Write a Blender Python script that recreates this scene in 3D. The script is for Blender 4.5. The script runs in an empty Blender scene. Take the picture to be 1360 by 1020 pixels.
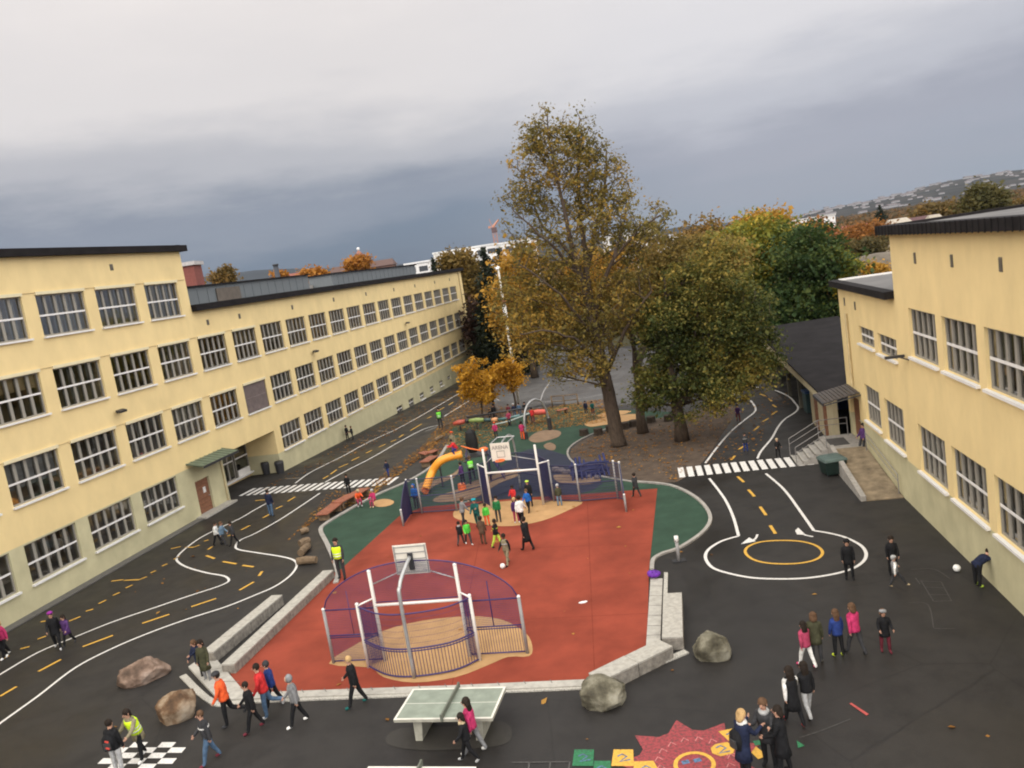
import bpy, bmesh, math, random
import numpy as np
from mathutils import Vector, Matrix, Euler, Quaternion
from mathutils import noise as mnoise
R = math.radians
random.seed(7)
C = bpy.context.scene.collection
S = bpy.context.scene

# ------------------------------------------------------------ camera
CAMH, FPX, ROLL, HOR = 12.1, 1080.0, R(8.85), 350.3     # height, focal length in photo px, roll, horizon row at mid picture
PITCH = math.atan2((510 - HOR) * math.cos(ROLL), FPX)
cd = bpy.data.cameras.new('camera'); cam = bpy.data.objects.new('camera', cd); C.objects.link(cam)
cd.sensor_width = 36; cd.lens = FPX / 1360 * 36; cd.clip_start = 0.1; cd.clip_end = 40000
fwd = Vector((0, math.cos(PITCH), -math.sin(PITCH))); up0 = Vector((0, math.sin(PITCH), math.cos(PITCH))); rt0 = Vector((1, 0, 0))
rt = rt0 * math.cos(ROLL) - up0 * math.sin(ROLL); up = rt0 * math.sin(ROLL) + up0 * math.cos(ROLL)
M = Matrix((rt, up, -fwd)).transposed().to_4x4(); M.translation = Vector((0, 0, CAMH)); cam.matrix_world = M
S.camera = cam
# ------------------------------------------------------------ light
S.view_settings.view_transform = 'Standard'; S.view_settings.look = 'None'
S.cycles.filter_width = 2.0
S.view_settings.exposure = 0.0; S.view_settings.gamma = 1.0
W = bpy.data.worlds.new('World'); S.world = W; W.use_nodes = True
def build_world():
    nt = W.node_tree; nt.nodes.clear(); N = nt.nodes.new; L = nt.links.new
    tc = N('ShaderNodeTexCoord'); sp = N('ShaderNodeSeparateXYZ'); L(tc.outputs['Generated'], sp.inputs[0])
    mp = N('ShaderNodeMapping'); mp.inputs['Scale'].default_value = (2.2, 2.2, 9); L(tc.outputs['Generated'], mp.inputs[0])
    nz = N('ShaderNodeTexNoise'); nz.inputs['Scale'].default_value = 1.1; nz.inputs['Detail'].default_value = 8; nz.inputs['Roughness'].default_value = .58
    L(mp.outputs[0], nz.inputs[0])
    ma = N('ShaderNodeMath'); ma.operation = 'MULTIPLY_ADD'; L(nz.outputs['Fac'], ma.inputs[0]); ma.inputs[1].default_value = .17; L(sp.outputs['Z'], ma.inputs[2])
    sb = N('ShaderNodeMath'); sb.operation = 'SUBTRACT'; L(ma.outputs[0], sb.inputs[0]); sb.inputs[1].default_value = .085
    def ramp(stops):
        r = N('ShaderNodeValToRGB'); e = r.color_ramp.elements
        while len(e) > 1: e.remove(e[0])
        e[0].position = stops[0][0]; e[0].color = (*stops[0][1], 1)
        for p, c in stops[1:]:
            k = e.new(p); k.color = (*c, 1)
        r.color_ramp.interpolation = 'EASE'; L(sb.outputs[0], r.inputs[0]); return r
    rl = ramp([(0, (.12, .155, .22)), (.05, (.14, .185, .26)), (.10, (.25, .275, .34)), (.155, (.52, .515, .545)), (.235, (.82, .775, .76)), (.40, (.99, .92, .88)), (1, (.85, .83, .80))])
    rr = ramp([(0, (.30, .345, .42)), (.05, (.33, .35, .42)), (.09, (.37, .375, .44)), (.145, (.56, .56, .61)), (.22, (.80, .775, .79)), (.34, (.92, .88, .87)), (.5, (.86, .84, .84)), (1, (.85, .83, .80))])
    mr = N('ShaderNodeMapRange'); mr.inputs['From Min'].default_value = -.12; mr.inputs['From Max'].default_value = .3
    mr.interpolation_type = 'SMOOTHSTEP'; L(sp.outputs['X'], mr.inputs['Value'])
    mx = N('ShaderNodeMix'); mx.data_type = 'RGBA'; L(mr.outputs[0], mx.inputs['Factor']); L(rl.outputs[0], mx.inputs[6]); L(rr.outputs[0], mx.inputs[7])
    bg = N('ShaderNodeBackground'); L(mx.outputs[2], bg.inputs[0])
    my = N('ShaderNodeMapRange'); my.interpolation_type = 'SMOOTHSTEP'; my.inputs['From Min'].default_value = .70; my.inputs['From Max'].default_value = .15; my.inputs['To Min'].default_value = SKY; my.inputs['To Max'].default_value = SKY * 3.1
    L(sp.outputs['Y'], my.inputs['Value']); L(my.outputs[0], bg.inputs[1])      # sky strength raised out of view, sideways, overhead and behind, to brighten the walls
    sk = N('ShaderNodeTexSky'); sk.sky_type = 'NISHITA'; sk.sun_disc = False; sk.sun_elevation = R(38); sk.sun_rotation = R(200)
    b2 = N('ShaderNodeBackground'); L(sk.outputs[0], b2.inputs[0]); b2.inputs[1].default_value = .06
    ms = N('ShaderNodeMixShader'); ms.inputs[0].default_value = .08; L(bg.outputs[0], ms.inputs[1]); L(b2.outputs[0], ms.inputs[2])
    o = N('ShaderNodeOutputWorld'); L(ms.outputs[0], o.inputs[0])
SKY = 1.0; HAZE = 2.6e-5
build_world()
sl = bpy.data.lights.new('sun', 'SUN'); sl.energy = 0.85; sl.angle = R(14); sl.color = (1, .95, .86)
so = bpy.data.objects.new('sun', sl); C.objects.link(so)
so.rotation_euler = Vector((-math.sin(R(200)) * math.cos(R(38)), -math.cos(R(200)) * math.cos(R(38)), -math.sin(R(38)))).to_track_quat('-Z', 'Y').to_euler()

# ------------------------------------------------------------ helpers
GS, GE, GK = 55.0, 100.0, 0.028          # the yard falls gently away between y = 55 and y = 100 m
def gz(y): return -GK * (min(max(y, GS), GE) - GS)
def ray(px, py): return (rt * (px - 680) + up * (510 - py) + fwd * FPX).normalized()
def g(px, py, h=0.0):
    """ground point (height h above the ground) seen at a pixel of the photograph"""
    v = ray(px, py); z = h
    for _ in range(12):
        t = (z - CAMH) / v.z; p = Vector((0, 0, CAMH)) + v * t; z = .5 * z + .5 * (gz(p.y) + h)
    return Vector((p.x, p.y, gz(p.y) + h))
def at(px, py, Y):
    v = ray(px, py); return Vector((0, 0, CAMH)) + v * (Y / v.y)
def proj(p):
    q = Vector(p) - Vector((0, 0, CAMH)); z = q.dot(fwd); return 680 + FPX * q.dot(rt) / z, 510 - FPX * q.dot(up) / z
def height(base, ty):
    """height above the ground of a thing standing at `base` whose top shows at row ty"""
    lo, hi = 0, 80
    for _ in range(40):
        m = (lo + hi) / 2
        if proj(base + Vector((0, 0, m)))[1] > ty: lo = m
        else: hi = m
    return lo

MATS = {}
def mat(name, col, rough=.7, spec=.5, noise=None, metal=0, bump=None, ramp=None, scale_vec=None):
    """noise = (scale, amount) varies brightness; bump = (scale, strength)"""
    if name in MATS: return MATS[name]
    m = bpy.data.materials.new(name); m.use_nodes = True; nt = m.node_tree; b = nt.nodes['Principled BSDF']; N = nt.nodes.new; L = nt.links.new
    b.inputs['Base Color'].default_value = (*col, 1); b.inputs['Roughness'].default_value = rough; b.inputs['Metallic'].default_value = metal
    b.inputs['Specular IOR Level'].default_value = spec
    tc = N('ShaderNodeTexCoord')
    src = tc.outputs['Object']
    if scale_vec:
        mp = N('ShaderNodeMapping'); mp.inputs['Scale'].default_value = scale_vec; L(src, mp.inputs[0]); src = mp.outputs[0]
    if noise is None: noise = (3.0, .18)
    nz = N('ShaderNodeTexNoise'); nz.inputs['Scale'].default_value = noise[0]; nz.inputs['Detail'].default_value = 6; nz.inputs['Roughness'].default_value = .6; L(src, nz.inputs[0])
    r = N('ShaderNodeValToRGB'); e = r.color_ramp.elements
    a = noise[1]
    if ramp:
        e[0].position = ramp[0][0]; e[0].color = (*ramp[0][1], 1); e[1].position = ramp[-1][0]; e[1].color = (*ramp[-1][1], 1)
        for p, c in ramp[1:-1]: k = e.new(p); k.color = (*c, 1)
    else:
        e[0].position = .3; e[0].color = (*[c * (1 - a) for c in col], 1); e[1].position = .7; e[1].color = (*[min(1, c * (1 + a)) for c in col], 1)
    L(nz.outputs['Fac'], r.inputs[0]); L(r.outputs[0], b.inputs['Base Color'])
    if bump:
        n2 = N('ShaderNodeTexNoise'); n2.inputs['Scale'].default_value = bump[0]; n2.inputs['Detail'].default_value = 4; L(src, n2.inputs[0])
        bp = N('ShaderNodeBump'); bp.inputs['Strength'].default_value = bump[1]; bp.inputs['Distance'].default_value = bump[2] if len(bump) > 2 else .02; L(n2.outputs['Fac'], bp.inputs['Height']); L(bp.outputs[0], b.inputs['Normal'])
    MATS[name] = m; return m
def asphalt(name, c0, c1, leafy=0):
    m = bpy.data.materials.new(name); m.use_nodes = True; nt = m.node_tree; b = nt.nodes['Principled BSDF']; N = nt.nodes.new; L = nt.links.new
    tc = N('ShaderNodeTexCoord')
    def nz(s, d=5, ro=.6):
        n = N('ShaderNodeTexNoise'); n.inputs['Scale'].default_value = s; n.inputs['Detail'].default_value = d; n.inputs['Roughness'].default_value = ro; L(tc.outputs['Object'], n.inputs[0]); return n
    big, mid, fine = nz(.12), nz(.9, 6, .7), nz(30, 3, .7)
    def mixc(a, c, f):
        x = N('ShaderNodeMix'); x.data_type = 'RGBA'
        for s, v in ((6, a), (7, c)):
            if isinstance(v, tuple): x.inputs[s].default_value = (*v, 1)
            else: L(v, x.inputs[s])
        if isinstance(f, float): x.inputs['Factor'].default_value = f
        else: L(f, x.inputs['Factor'])
        return x.outputs[2]
    def rng(o, a, c, lo=0.0, hi=1.0):
        x = N('ShaderNodeMapRange'); x.inputs['From Min'].default_value = a; x.inputs['From Max'].default_value = c; x.inputs['To Min'].default_value = lo; x.inputs['To Max'].default_value = hi; L(o, x.inputs['Value']); return x.outputs[0]
    c = mixc(c0, c1, rng(big.outputs['Fac'], .35, .65))
    c = mixc(c, tuple(v * .72 for v in c0), rng(mid.outputs['Fac'], .45, .72))
    c = mixc(c, tuple(v * 1.9 for v in c1), rng(fine.outputs['Fac'], .55, .8, 0, .5))
    vo = N('ShaderNodeTexVoronoi'); vo.feature = 'DISTANCE_TO_EDGE'; vo.inputs['Scale'].default_value = .16; 
    ds = N('ShaderNodeMix'); ds.data_type = 'RGBA'; ds.inputs['Factor'].default_value = .12; L(tc.outputs['Object'], ds.inputs[6]); L(mid.outputs['Color'], ds.inputs[7]); L(ds.outputs[2], vo.inputs[0])
    c = mixc(c, tuple(v * .5 for v in c0), rng(vo.outputs['Distance'], .004, .0, 0, .6))
    L(c, b.inputs['Base Color']); b.inputs['Specular IOR Level'].default_value = .35
    L(rng(big.outputs['Fac'], .38, .62, .36, .78), b.inputs['Roughness'])
    bp = N('ShaderNodeBump'); bp.inputs['Strength'].default_value = .5; bp.inputs['Distance'].default_value = .01; L(fine.outputs['Fac'], bp.inputs['Height']); L(bp.outputs[0], b.inputs['Normal'])
    MATS[name] = m; return m
def paint(name, col, wear=.5):
    """worn paint on asphalt: asphalt shows through in small flecks"""
    m = mat(name, col, .65, .3, (14, .2), ramp=[(.30, (.06, .055, .05)), (.30 + .08 * wear, tuple(v * .75 for v in col)), (.55, col), (1, col)], bump=(60, .3))
    return m
def glassmat():
    m = bpy.data.materials.new('window_glass'); m.use_nodes = True; nt = m.node_tree; nt.nodes.clear(); N = nt.nodes.new; L = nt.links.new
    tr = N('ShaderNodeBsdfTransparent'); tr.inputs[0].default_value = (.8, .82, .8, 1)
    gl = N('ShaderNodeBsdfGlossy'); gl.inputs['Roughness'].default_value = .03
    fr = N('ShaderNodeFresnel'); fr.inputs[0].default_value = 1.6
    ad = N('ShaderNodeMath'); ad.operation = 'ADD'; ad.inputs[1].default_value = .13; L(fr.outputs[0], ad.inputs[0])
    ms = N('ShaderNodeMixShader'); L(ad.outputs[0], ms.inputs[0]); L(tr.outputs[0], ms.inputs[1]); L(gl.outputs[0], ms.inputs[2])
    o = N('ShaderNodeOutputMaterial'); L(ms.outputs[0], o.inputs[0]); MATS['window_glass'] = m; return m
def leafmat(name, cols, clump=.35):
    """cols: three hues spread over leaves (random per leaf) and clumps (noise)"""
    m = bpy.data.materials.new(name); m.use_nodes = True; nt = m.node_tree; b = nt.nodes['Principled BSDF']; N = nt.nodes.new; L = nt.links.new
    ge = N('ShaderNodeNewGeometry'); tc = N('ShaderNodeTexCoord')
    nz = N('ShaderNodeTexNoise'); nz.inputs['Scale'].default_value = clump; nz.inputs['Detail'].default_value = 3; L(tc.outputs['Object'], nz.inputs[0])
    ma = N('ShaderNodeMath'); ma.operation = 'MULTIPLY_ADD'; ma.inputs[1].default_value = .45; L(ge.outputs['Random Per Island'], ma.inputs[0])
    m2 = N('ShaderNodeMapRange'); m2.inputs['From Min'].default_value = .3; m2.inputs['From Max'].default_value = .7; m2.inputs['To Max'].default_value = .55; L(nz.outputs['Fac'], m2.inputs['Value']); L(m2.outputs[0], ma.inputs[2])
    r = N('ShaderNodeValToRGB'); e = r.color_ramp.elements; e[0].position = .1; e[0].color = (*cols[0], 1); e[1].position = .9; e[1].color = (*cols[-1], 1)
    for i, c in enumerate(cols[1:-1]): k = e.new(.1 + .8 * (i + 1) / (len(cols) - 1)); k.color = (*c, 1)
    L(ma.outputs[0], r.inputs[0]); L(r.outputs[0], b.inputs['Base Color']); b.inputs['Roughness'].default_value = .65; b.inputs['Specular IOR Level'].default_value = .2
    tl = N('ShaderNodeBsdfTranslucent'); L(r.outputs[0], tl.inputs[0]); ms = N('ShaderNodeMixShader'); ms.inputs[0].default_value = .38
    o = nt.nodes['Material Output']; L(b.outputs[0], ms.inputs[1]); L(tl.outputs[0], ms.inputs[2]); L(ms.outputs[0], o.inputs[0])
    MATS[name] = m; return m

class MB:
    """collects shapes, then links them as ONE mesh object"""
    def __init__(s): s.v = []; s.f = []; s.mi = []; s.m = []; s.cur = 0
    def use(s, m):
        if m not in s.m: s.m.append(m)
        s.cur = s.m.index(m); return s
    def face(s, *pts):
        n = len(s.v); s.v += [tuple(p) for p in pts]; s.f.append(tuple(range(n, n + len(pts)))); s.mi.append(s.cur)
    def box(s, c, d, rz=0, rx=0, ry=0):
        c = Vector(c); e = Euler((rx, ry, rz)).to_matrix(); n = len(s.v)
        for x in (-.5, .5):
            for y in (-.5, .5):
                for z in (-.5, .5): s.v.append(tuple(c + e @ Vector((x * d[0], y * d[1], z * d[2]))))
        for q in ((0, 1, 3, 2), (4, 6, 7, 5), (0, 4, 5, 1), (2, 3, 7, 6), (0, 2, 6, 4), (1, 5, 7, 3)): s.f.append(tuple(n + i for i in q)); s.mi.append(s.cur)
        return s
    def bb(s, x0, x1, y0, y1, z0, z1): return s.box(((x0 + x1) / 2, (y0 + y1) / 2, (z0 + z1) / 2), (abs(x1 - x0), abs(y1 - y0), abs(z1 - z0)))
    def tube(s, pts, rad, n=8, cap=True):
        pts = [Vector(p) for p in pts]
        if not hasattr(rad, '__len__'): rad = [rad] * len(pts)
        st = len(s.v); ref = None
        for i, p in enumerate(pts):
            t = (pts[min(i + 1, len(pts) - 1)] - pts[max(i - 1, 0)])
            if t.length < 1e-9: t = Vector((0, 0, 1))
            t.normalize()
            if ref is None: ref = Vector((1, 0, 0)) if abs(t.x) < .8 else Vector((0, 1, 0))
            u = (ref - t * ref.dot(t)).normalized(); w = t.cross(u); ref = u
            for k in range(n):
                a = 2 * math.pi * k / n; s.v.append(tuple(p + (u * math.cos(a) + w * math.sin(a)) * rad[i]))
        for i in range(len(pts) - 1):
            for k in range(n):
                a, b = st + i * n + k, st + i * n + (k + 1) % n; s.f.append((a, b, b + n, a + n)); s.mi.append(s.cur)
        if cap:
            s.f.append(tuple(st + k for k in reversed(range(n)))); s.mi.append(s.cur)
            e = st + (len(pts) - 1) * n; s.f.append(tuple(e + k for k in range(n))); s.mi.append(s.cur)
        return s
    def rings(s, rings, cap=True):
        """loft through rings of equally many points"""
        n = len(rings[0]); st = len(s.v)
        for r in rings: s.v += [tuple(p) for p in r]
        for i in range(len(rings) - 1):
            for k in range(n):
                a, b = st + i * n + k, st + i * n + (k + 1) % n; s.f.append((a, b, b + n, a + n)); s.mi.append(s.cur)
        if cap:
            s.f.append(tuple(st + k for k in reversed(range(n)))); s.mi.append(s.cur)
            e = st + (len(rings) - 1) * n; s.f.append(tuple(e + k for k in range(n))); s.mi.append(s.cur)
        return s
    def ell(s, c, r, n=10, m=6, rot=None):
        c = Vector(c); rr = []
        for i in range(m + 1):
            a = math.pi * (i + (.12 if i == 0 else (-.12 if i == m else 0))) / m
            row = []
            for k in range(n):
                b = 2 * math.pi * k / n; p = Vector((r[0] * math.sin(a) * math.cos(b), r[1] * math.sin(a) * math.sin(b), -r[2] * math.cos(a)))
                if rot: p = rot @ p
                row.append(c + p)
            rr.append(row)
        return s.rings(rr)
    def prism(s, pts, z0, z1, gf=None):
        """pts: plan outline; follows gf(y) if given"""
        n = len(pts); st = len(s.v); q = lambda p: gf(p[1]) if gf else 0
        for z in (z0, z1): s.v += [(p[0], p[1], z + q(p)) for p in pts]
        s.f.append(tuple(st + k for k in reversed(range(n)))); s.mi.append(s.cur); s.f.append(tuple(st + n + k for k in range(n))); s.mi.append(s.cur)
        for k in range(n):
            a, b = st + k, st + (k + 1) % n; s.f.append((a, b, b + n, a + n)); s.mi.append(s.cur)
        return s
    def build(s, name, m=None, parent=None, smooth=False, bevel=0):
        me = bpy.data.meshes.new(name); me.from_pydata(s.v, [], s.f)
        if m is not None and not s.m: me.materials.append(m)
        else:
            for k in s.m: me.materials.append(k)
            me.polygons.foreach_set('material_index', s.mi)
        if smooth: me.polygons.foreach_set('use_smooth', [True] * len(s.f))
        me.validate(); me.update()
        bm = bmesh.new(); bm.from_mesh(me)
        if bevel: bmesh.ops.remove_doubles(bm, verts=bm.verts, dist=1e-5)
        if 1 < len(s.f) < 60000: bmesh.ops.recalc_face_normals(bm, faces=bm.faces)
        bm.to_mesh(me); bm.free()
        o = bpy.data.objects.new(name, me); C.objects.link(o)
        if parent: o.parent = parent
        if bevel:
            bv = o.modifiers.new('bevel', 'BEVEL'); bv.width = bevel; bv.segments = 2; bv.limit_method = 'ANGLE'
        return o
def tag(o, label=None, cat=None, group=None, kind=None):
    if label: o['label'] = label
    if cat: o['category'] = cat
    if group: o['group'] = group
    if kind: o['kind'] = kind
    return o
def thing(name, label, cat, loc=(0, 0, 0), rz=0, group=None):
    o = bpy.data.objects.new(name, None); C.objects.link(o); o.location = loc; o.rotation_euler = (0, 0, rz); o.empty_display_size = .2
    return tag(o, label, cat, group)
def copy_tree(o, parent=None):
    c = o.copy(); C.objects.link(c); c.parent = parent
    for ch in [k for k in C.objects if k.parent == o]: copy_tree(ch, c)
    return c
def smooth(pts, sub=6, closed=False):
    P = [Vector(p) for p in pts]; n = len(P); out = []
    for i in range(n if closed else n - 1):
        a, b, c, d = (P[(i - 1) % n] if closed or i > 0 else P[0]), P[i], P[(i + 1) % n], (P[(i + 2) % n] if closed or i + 2 < n else P[-1])
        for k in range(sub):
            t = k / sub; out.append(.5 * ((2 * b) + (c - a) * t + (2 * a - 5 * b + 4 * c - d) * t * t + (3 * b - 3 * c + d - a) * t ** 3))
    if not closed: out.append(P[-1])
    return out
def sheet(name, pts, m, lev, px=True, sm=0, kind='structure', crumple=0):
    """flat area laid on the ground, lev metres above it"""
    P = [g(*p) for p in pts] if px else [Vector((p[0], p[1], 0)) for p in pts]
    if sm: P = smooth(P, sm, True)
    bm = bmesh.new(); f = bm.faces.new([bm.verts.new((p.x, p.y, 0)) for p in P])
    bmesh.ops.triangulate(bm, faces=[f])
    for Y in (GS, GE): bmesh.ops.bisect_plane(bm, geom=bm.verts[:] + bm.edges[:] + bm.faces[:], plane_co=(0, Y, 0), plane_no=(0, 1, 0))
    for v in bm.verts: v.co.z = gz(v.co.y) + lev
    bmesh.ops.recalc_face_normals(bm, faces=bm.faces)
    if sum(f.normal.z for f in bm.faces) < 0: bmesh.ops.reverse_faces(bm, faces=bm.faces)
    me = bpy.data.meshes.new(name); bm.to_mesh(me); bm.free(); me.materials.append(m)
    o = bpy.data.objects.new(name, me); C.objects.link(o); return tag(o, kind=kind)
def strip(mb, P, w, lev, ends=False):
    """painted line along ground points P"""
    Q = []
    for a, b in zip(P, P[1:]):
        k = max(1, int((b - a).length / 1.5))
        for i in range(k): Q.append(a.lerp(b, i / k))
    Q.append(P[-1]); L_, R_ = [], []
    for i, p in enumerate(Q):
        t = Q[min(i + 1, len(Q) - 1)] - Q[max(i - 1, 0)]; t.z = 0; t.normalize(); n = Vector((-t.y, t.x, 0)) * w / 2
        for lst, s_ in ((L_, 1), (R_, -1)):
            q = p + n * s_; lst.append((q.x, q.y, gz(q.y) + lev))
    for i in range(len(Q) - 1): mb.face(R_[i], R_[i + 1], L_[i + 1], L_[i])
# ------------------------------------------------------------ materials
asph = asphalt('asphalt', (.0178, .0158, .0142), (.0262, .0236, .0212))
plaza = asphalt('plaza_asphalt', (.07, .067, .065), (.10, .097, .093))
red = mat('red_rubber', (.23, .046, .026), .85, .15, (.45, .26), bump=(80, .25))
green = mat('green_rubber', (.032, .062, .041), .85, .15, (1.0, .2), bump=(80, .25))
tan = mat('tan_rubber', (.42, .25, .11), .85, .3, (2.0, .12), bump=(80, .25))
tan2 = mat('faded_tan_rubber', (.22, .145, .09), .85, .3, (2.0, .2), bump=(80, .25))
blue_r = mat('blue_rubber', (.02, .025, .045), .75, .3, (1.0, .2))
dirt = mat('trodden_earth', (.085, .062, .045), .9, .2, (1.5, .35), bump=(20, .6))
wpaint = paint('white_paint', (.68, .66, .62)); ypaint = paint('yellow_paint', (.62, .36, .06))
granite = mat('granite', (.36, .34, .295), .75, .4, (7, .22), bump=(25, .5))
granite_d = mat('rough_granite', (.22, .20, .17), .9, .3, (6, .4), bump=(12, 1.0))
conc = mat('concrete', (.30, .28, .25), .85, .3, (3, .2), bump=(20, .4))
render_y = mat('yellow_render', (.755, .59, .295), .9, .2, (.7, .075), bump=(60, .25), scale_vec=(1.2, 1.2, .7))
plinth_m = mat('greenish_plinth_render', (.50, .46, .285), .9, .2, (.9, .13), bump=(60, .25), scale_vec=(1, 1, .8))
black_m = mat('black_roof_felt', (.016, .014, .014), .9, .15, (2, .3))
roof_m = mat('grey_roof_felt', (.13, .125, .12), .9, .3, (.4, .25))
frame_m = mat('grey_window_frame', (.27, .25, .21), .6, .4, (2, .06))
white_m = mat('white_lacquer', (.74, .72, .68), .5, .4, (3, .05))
cream_m = mat('cream_blind_box', (.70, .62, .40), .6, .4, (3, .05))
glass_m = glassmat()
room_m = mat('room_interior', (.42, .33, .20), .9, .2, (.9, .5))
curtain_m = mat('pale_curtain', (.42, .39, .33), .9, .2, (2, .2))
dark_m = mat('dark_metal', (.03, .03, .032), .5, .5); galv = mat('galvanised_steel', (.42, .42, .41), .45, .5, (6, .15), metal=.6)
wood_m = mat('brown_wood', (.22, .10, .055), .7, .3, (8, .35), bump=(30, .4))
# ------------------------------------------------------------ ground
def strips_ground(name, x0, x1, ys, m, lev):
    mb = MB()
    for a, b in zip(ys, ys[1:]): mb.face((x0, a, gz(a) + lev), (x1, a, gz(a) + lev), (x1, b, gz(b) + lev), (x0, b, gz(b) + lev))
    return tag(mb.build(name, m), kind='structure')
far_ground = mat('far_ground', (.06, .055, .03), .95, .1, (.01, .4))
strips_ground('ground', -9000, 9000, [-80, GS, GE, 14000], far_ground, -.012)
sheet('schoolyard', [(-45, -5), (45, -5), (45, 110), (-70, 110)], asph, -.004, px=False)
sheet('plaza', [(683, 566), (708, 540), (745, 536), (800, 541), (870, 530), (900, 520), (900, 470), (700, 455), (655, 470), (650, 520)], plaza, .0, sm=3)
GREENP = [(447, 776), (449, 762), (443, 742), (434, 722), (426, 705), (433, 696), (456, 682), (500, 658), (545, 638), (578, 616), (594, 590), (600, 566), (640, 556), (690, 553), (720, 543), (760, 536), (800, 543), (850, 545), (900, 548), (880, 556), (840, 562), (800, 572), (766, 586), (754, 600), (762, 616), (792, 632), (840, 641), (890, 645), (925, 662), (943, 685), (936, 705), (905, 727), (880, 736), (868, 744), (866, 760), (840, 800), (640, 820)]
sheet('green_surface', GREENP, green, .004)
sheet('earth_under_trees', [(757, 602), (768, 588), (802, 573), (845, 562), (905, 549), (945, 541), (980, 541), (960, 575), (934, 613), (900, 640), (850, 639), (795, 629), (764, 613)], dirt, .006, sm=2)
sheet('blue_surface', [(688, 602), (715, 596), (750, 604), (790, 626), (800, 642), (770, 656), (700, 660), (640, 664), (625, 650), (660, 625)], blue_r, .008, sm=2)
REDP = [(322, 923), (303, 890), (445, 760), (452, 757), (530, 686), (561, 674), (606, 669), (700, 661), (750, 658), (873, 649), (862, 757), (860, 856), (784, 905)]
sheet('red_court', REDP, red, .012)
sheet('asphalt_patch', [(1150, 1025), (1190, 975), (1255, 935), (1300, 932), (1365, 950), (1380, 1030)], asphalt('patched_asphalt', (.021, .0185, .016), (.027, .024, .0205)), .004, sm=2)
sheet('tan_goal_area', [(437, 882), (470, 858), (510, 838), (560, 825), (620, 819), (665, 823), (697, 840), (707, 858), (703, 872), (675, 873), (648, 884), (605, 900), (550, 907), (510, 900), (490, 887)], tan, .016, sm=3)
sheet('tan_goal_area', [(602, 684), (608, 690), (640, 697), (680, 699), (720, 692), (755, 678), (774, 667), (740, 666), (700, 664), (640, 669), (608, 676)], tan, .016, sm=3)
sheet('tan_patch', [(495, 668), (503, 664), (514, 663), (523, 666), (521, 670), (512, 673), (500, 673)], tan, .016, sm=3)
sheet('tan_patch', [(702, 584), (708, 577), (720, 572), (735, 571), (745, 574), (742, 580), (728, 585), (712, 588)], tan2, .016, sm=3)
sheet('tan_patch', [(722, 592), (730, 588), (738, 592), (736, 598), (727, 597)], tan2, .016, sm=3)
sheet('tan_patch', [(776, 563), (790, 558), (812, 553), (845, 550), (852, 555), (830, 560), (800, 565), (784, 567)], tan, .016, sm=3)
sheet('tan_patch', [(792, 552), (815, 546), (838, 546), (830, 550), (806, 554)], tan, .016, sm=3)
sheet('play_path', [(553, 649), (560, 641), (580, 637), (602, 629), (611, 621), (604, 634), (590, 640), (578, 645), (568, 652), (558, 653)], tan2, .016, sm=3)
sheet('play_path', [(575, 664), (588, 657), (606, 651), (628, 640), (660, 630), (690, 622), (688, 632), (668, 640), (650, 650), (632, 661), (600, 667), (580, 667)], tan2, .02, sm=3)
sheet('play_path', [(735, 632), (750, 630), (780, 632), (798, 637), (790, 642), (765, 644), (742, 641)], tan2, .02, sm=3)
seam = mat('court_seam', (.17, .035, .02), .9, .1)
for a_, b_ in (((390, 838), (861, 815)), ((470, 737), (864, 722)), ((640, 700), (600, 913)), ((780, 664), (790, 902))):
    mb_ = None
    A_, B_ = g(*a_), g(*b_)
    mb_ = MB(); d_ = (B_ - A_); d_.normalize(); n_ = Vector((-d_.y, d_.x, 0)) * .012; mb_.face(*[(q.x, q.y, .014) for q in (A_ + n_, A_ - n_, B_ - n_, B_ + n_)]); tag(mb_.build('court_seam_line', seam), kind='structure')
# leaf-strewn strip on the left lane
# ------------------------------------------------------------ kerbs
def kerb(pts, w, h, m=conc, name='kerb'):
    P = smooth([g(*p) for p in pts], 5); mb = MB(); A = []; B = []
    for i, p in enumerate(P):
        t = P[min(i + 1, len(P) - 1)] - P[max(i - 1, 0)]; t.z = 0; t.normalize(); n = Vector((-t.y, t.x, 0)) * w / 2
        A.append((p + n)); B.append((p - n))
    rr = [[(a.x, a.y, gz(a.y) - .05), (a.x, a.y, gz(a.y) + h), (b.x, b.y, gz(b.y) + h), (b.x, b.y, gz(b.y) - .05)] for a, b in zip(A, B)]
    mb.rings(rr); return tag(mb.build(name, m), kind='structure')
kerb([(446, 775), (449, 762), (443, 742), (434, 722), (426, 705), (433, 696), (456, 682), (500, 658), (545, 638), (578, 616), (594, 592)], .22, .07)
kerb([(840, 640), (890, 645), (925, 662), (943, 685), (936, 705), (905, 727), (880, 736), (868, 744), (866, 757)], .16, .07)
kerb([(840, 640), (792, 631), (762, 615), (754, 600), (768, 586), (802, 571), (845, 561)], .12, .05)
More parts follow.
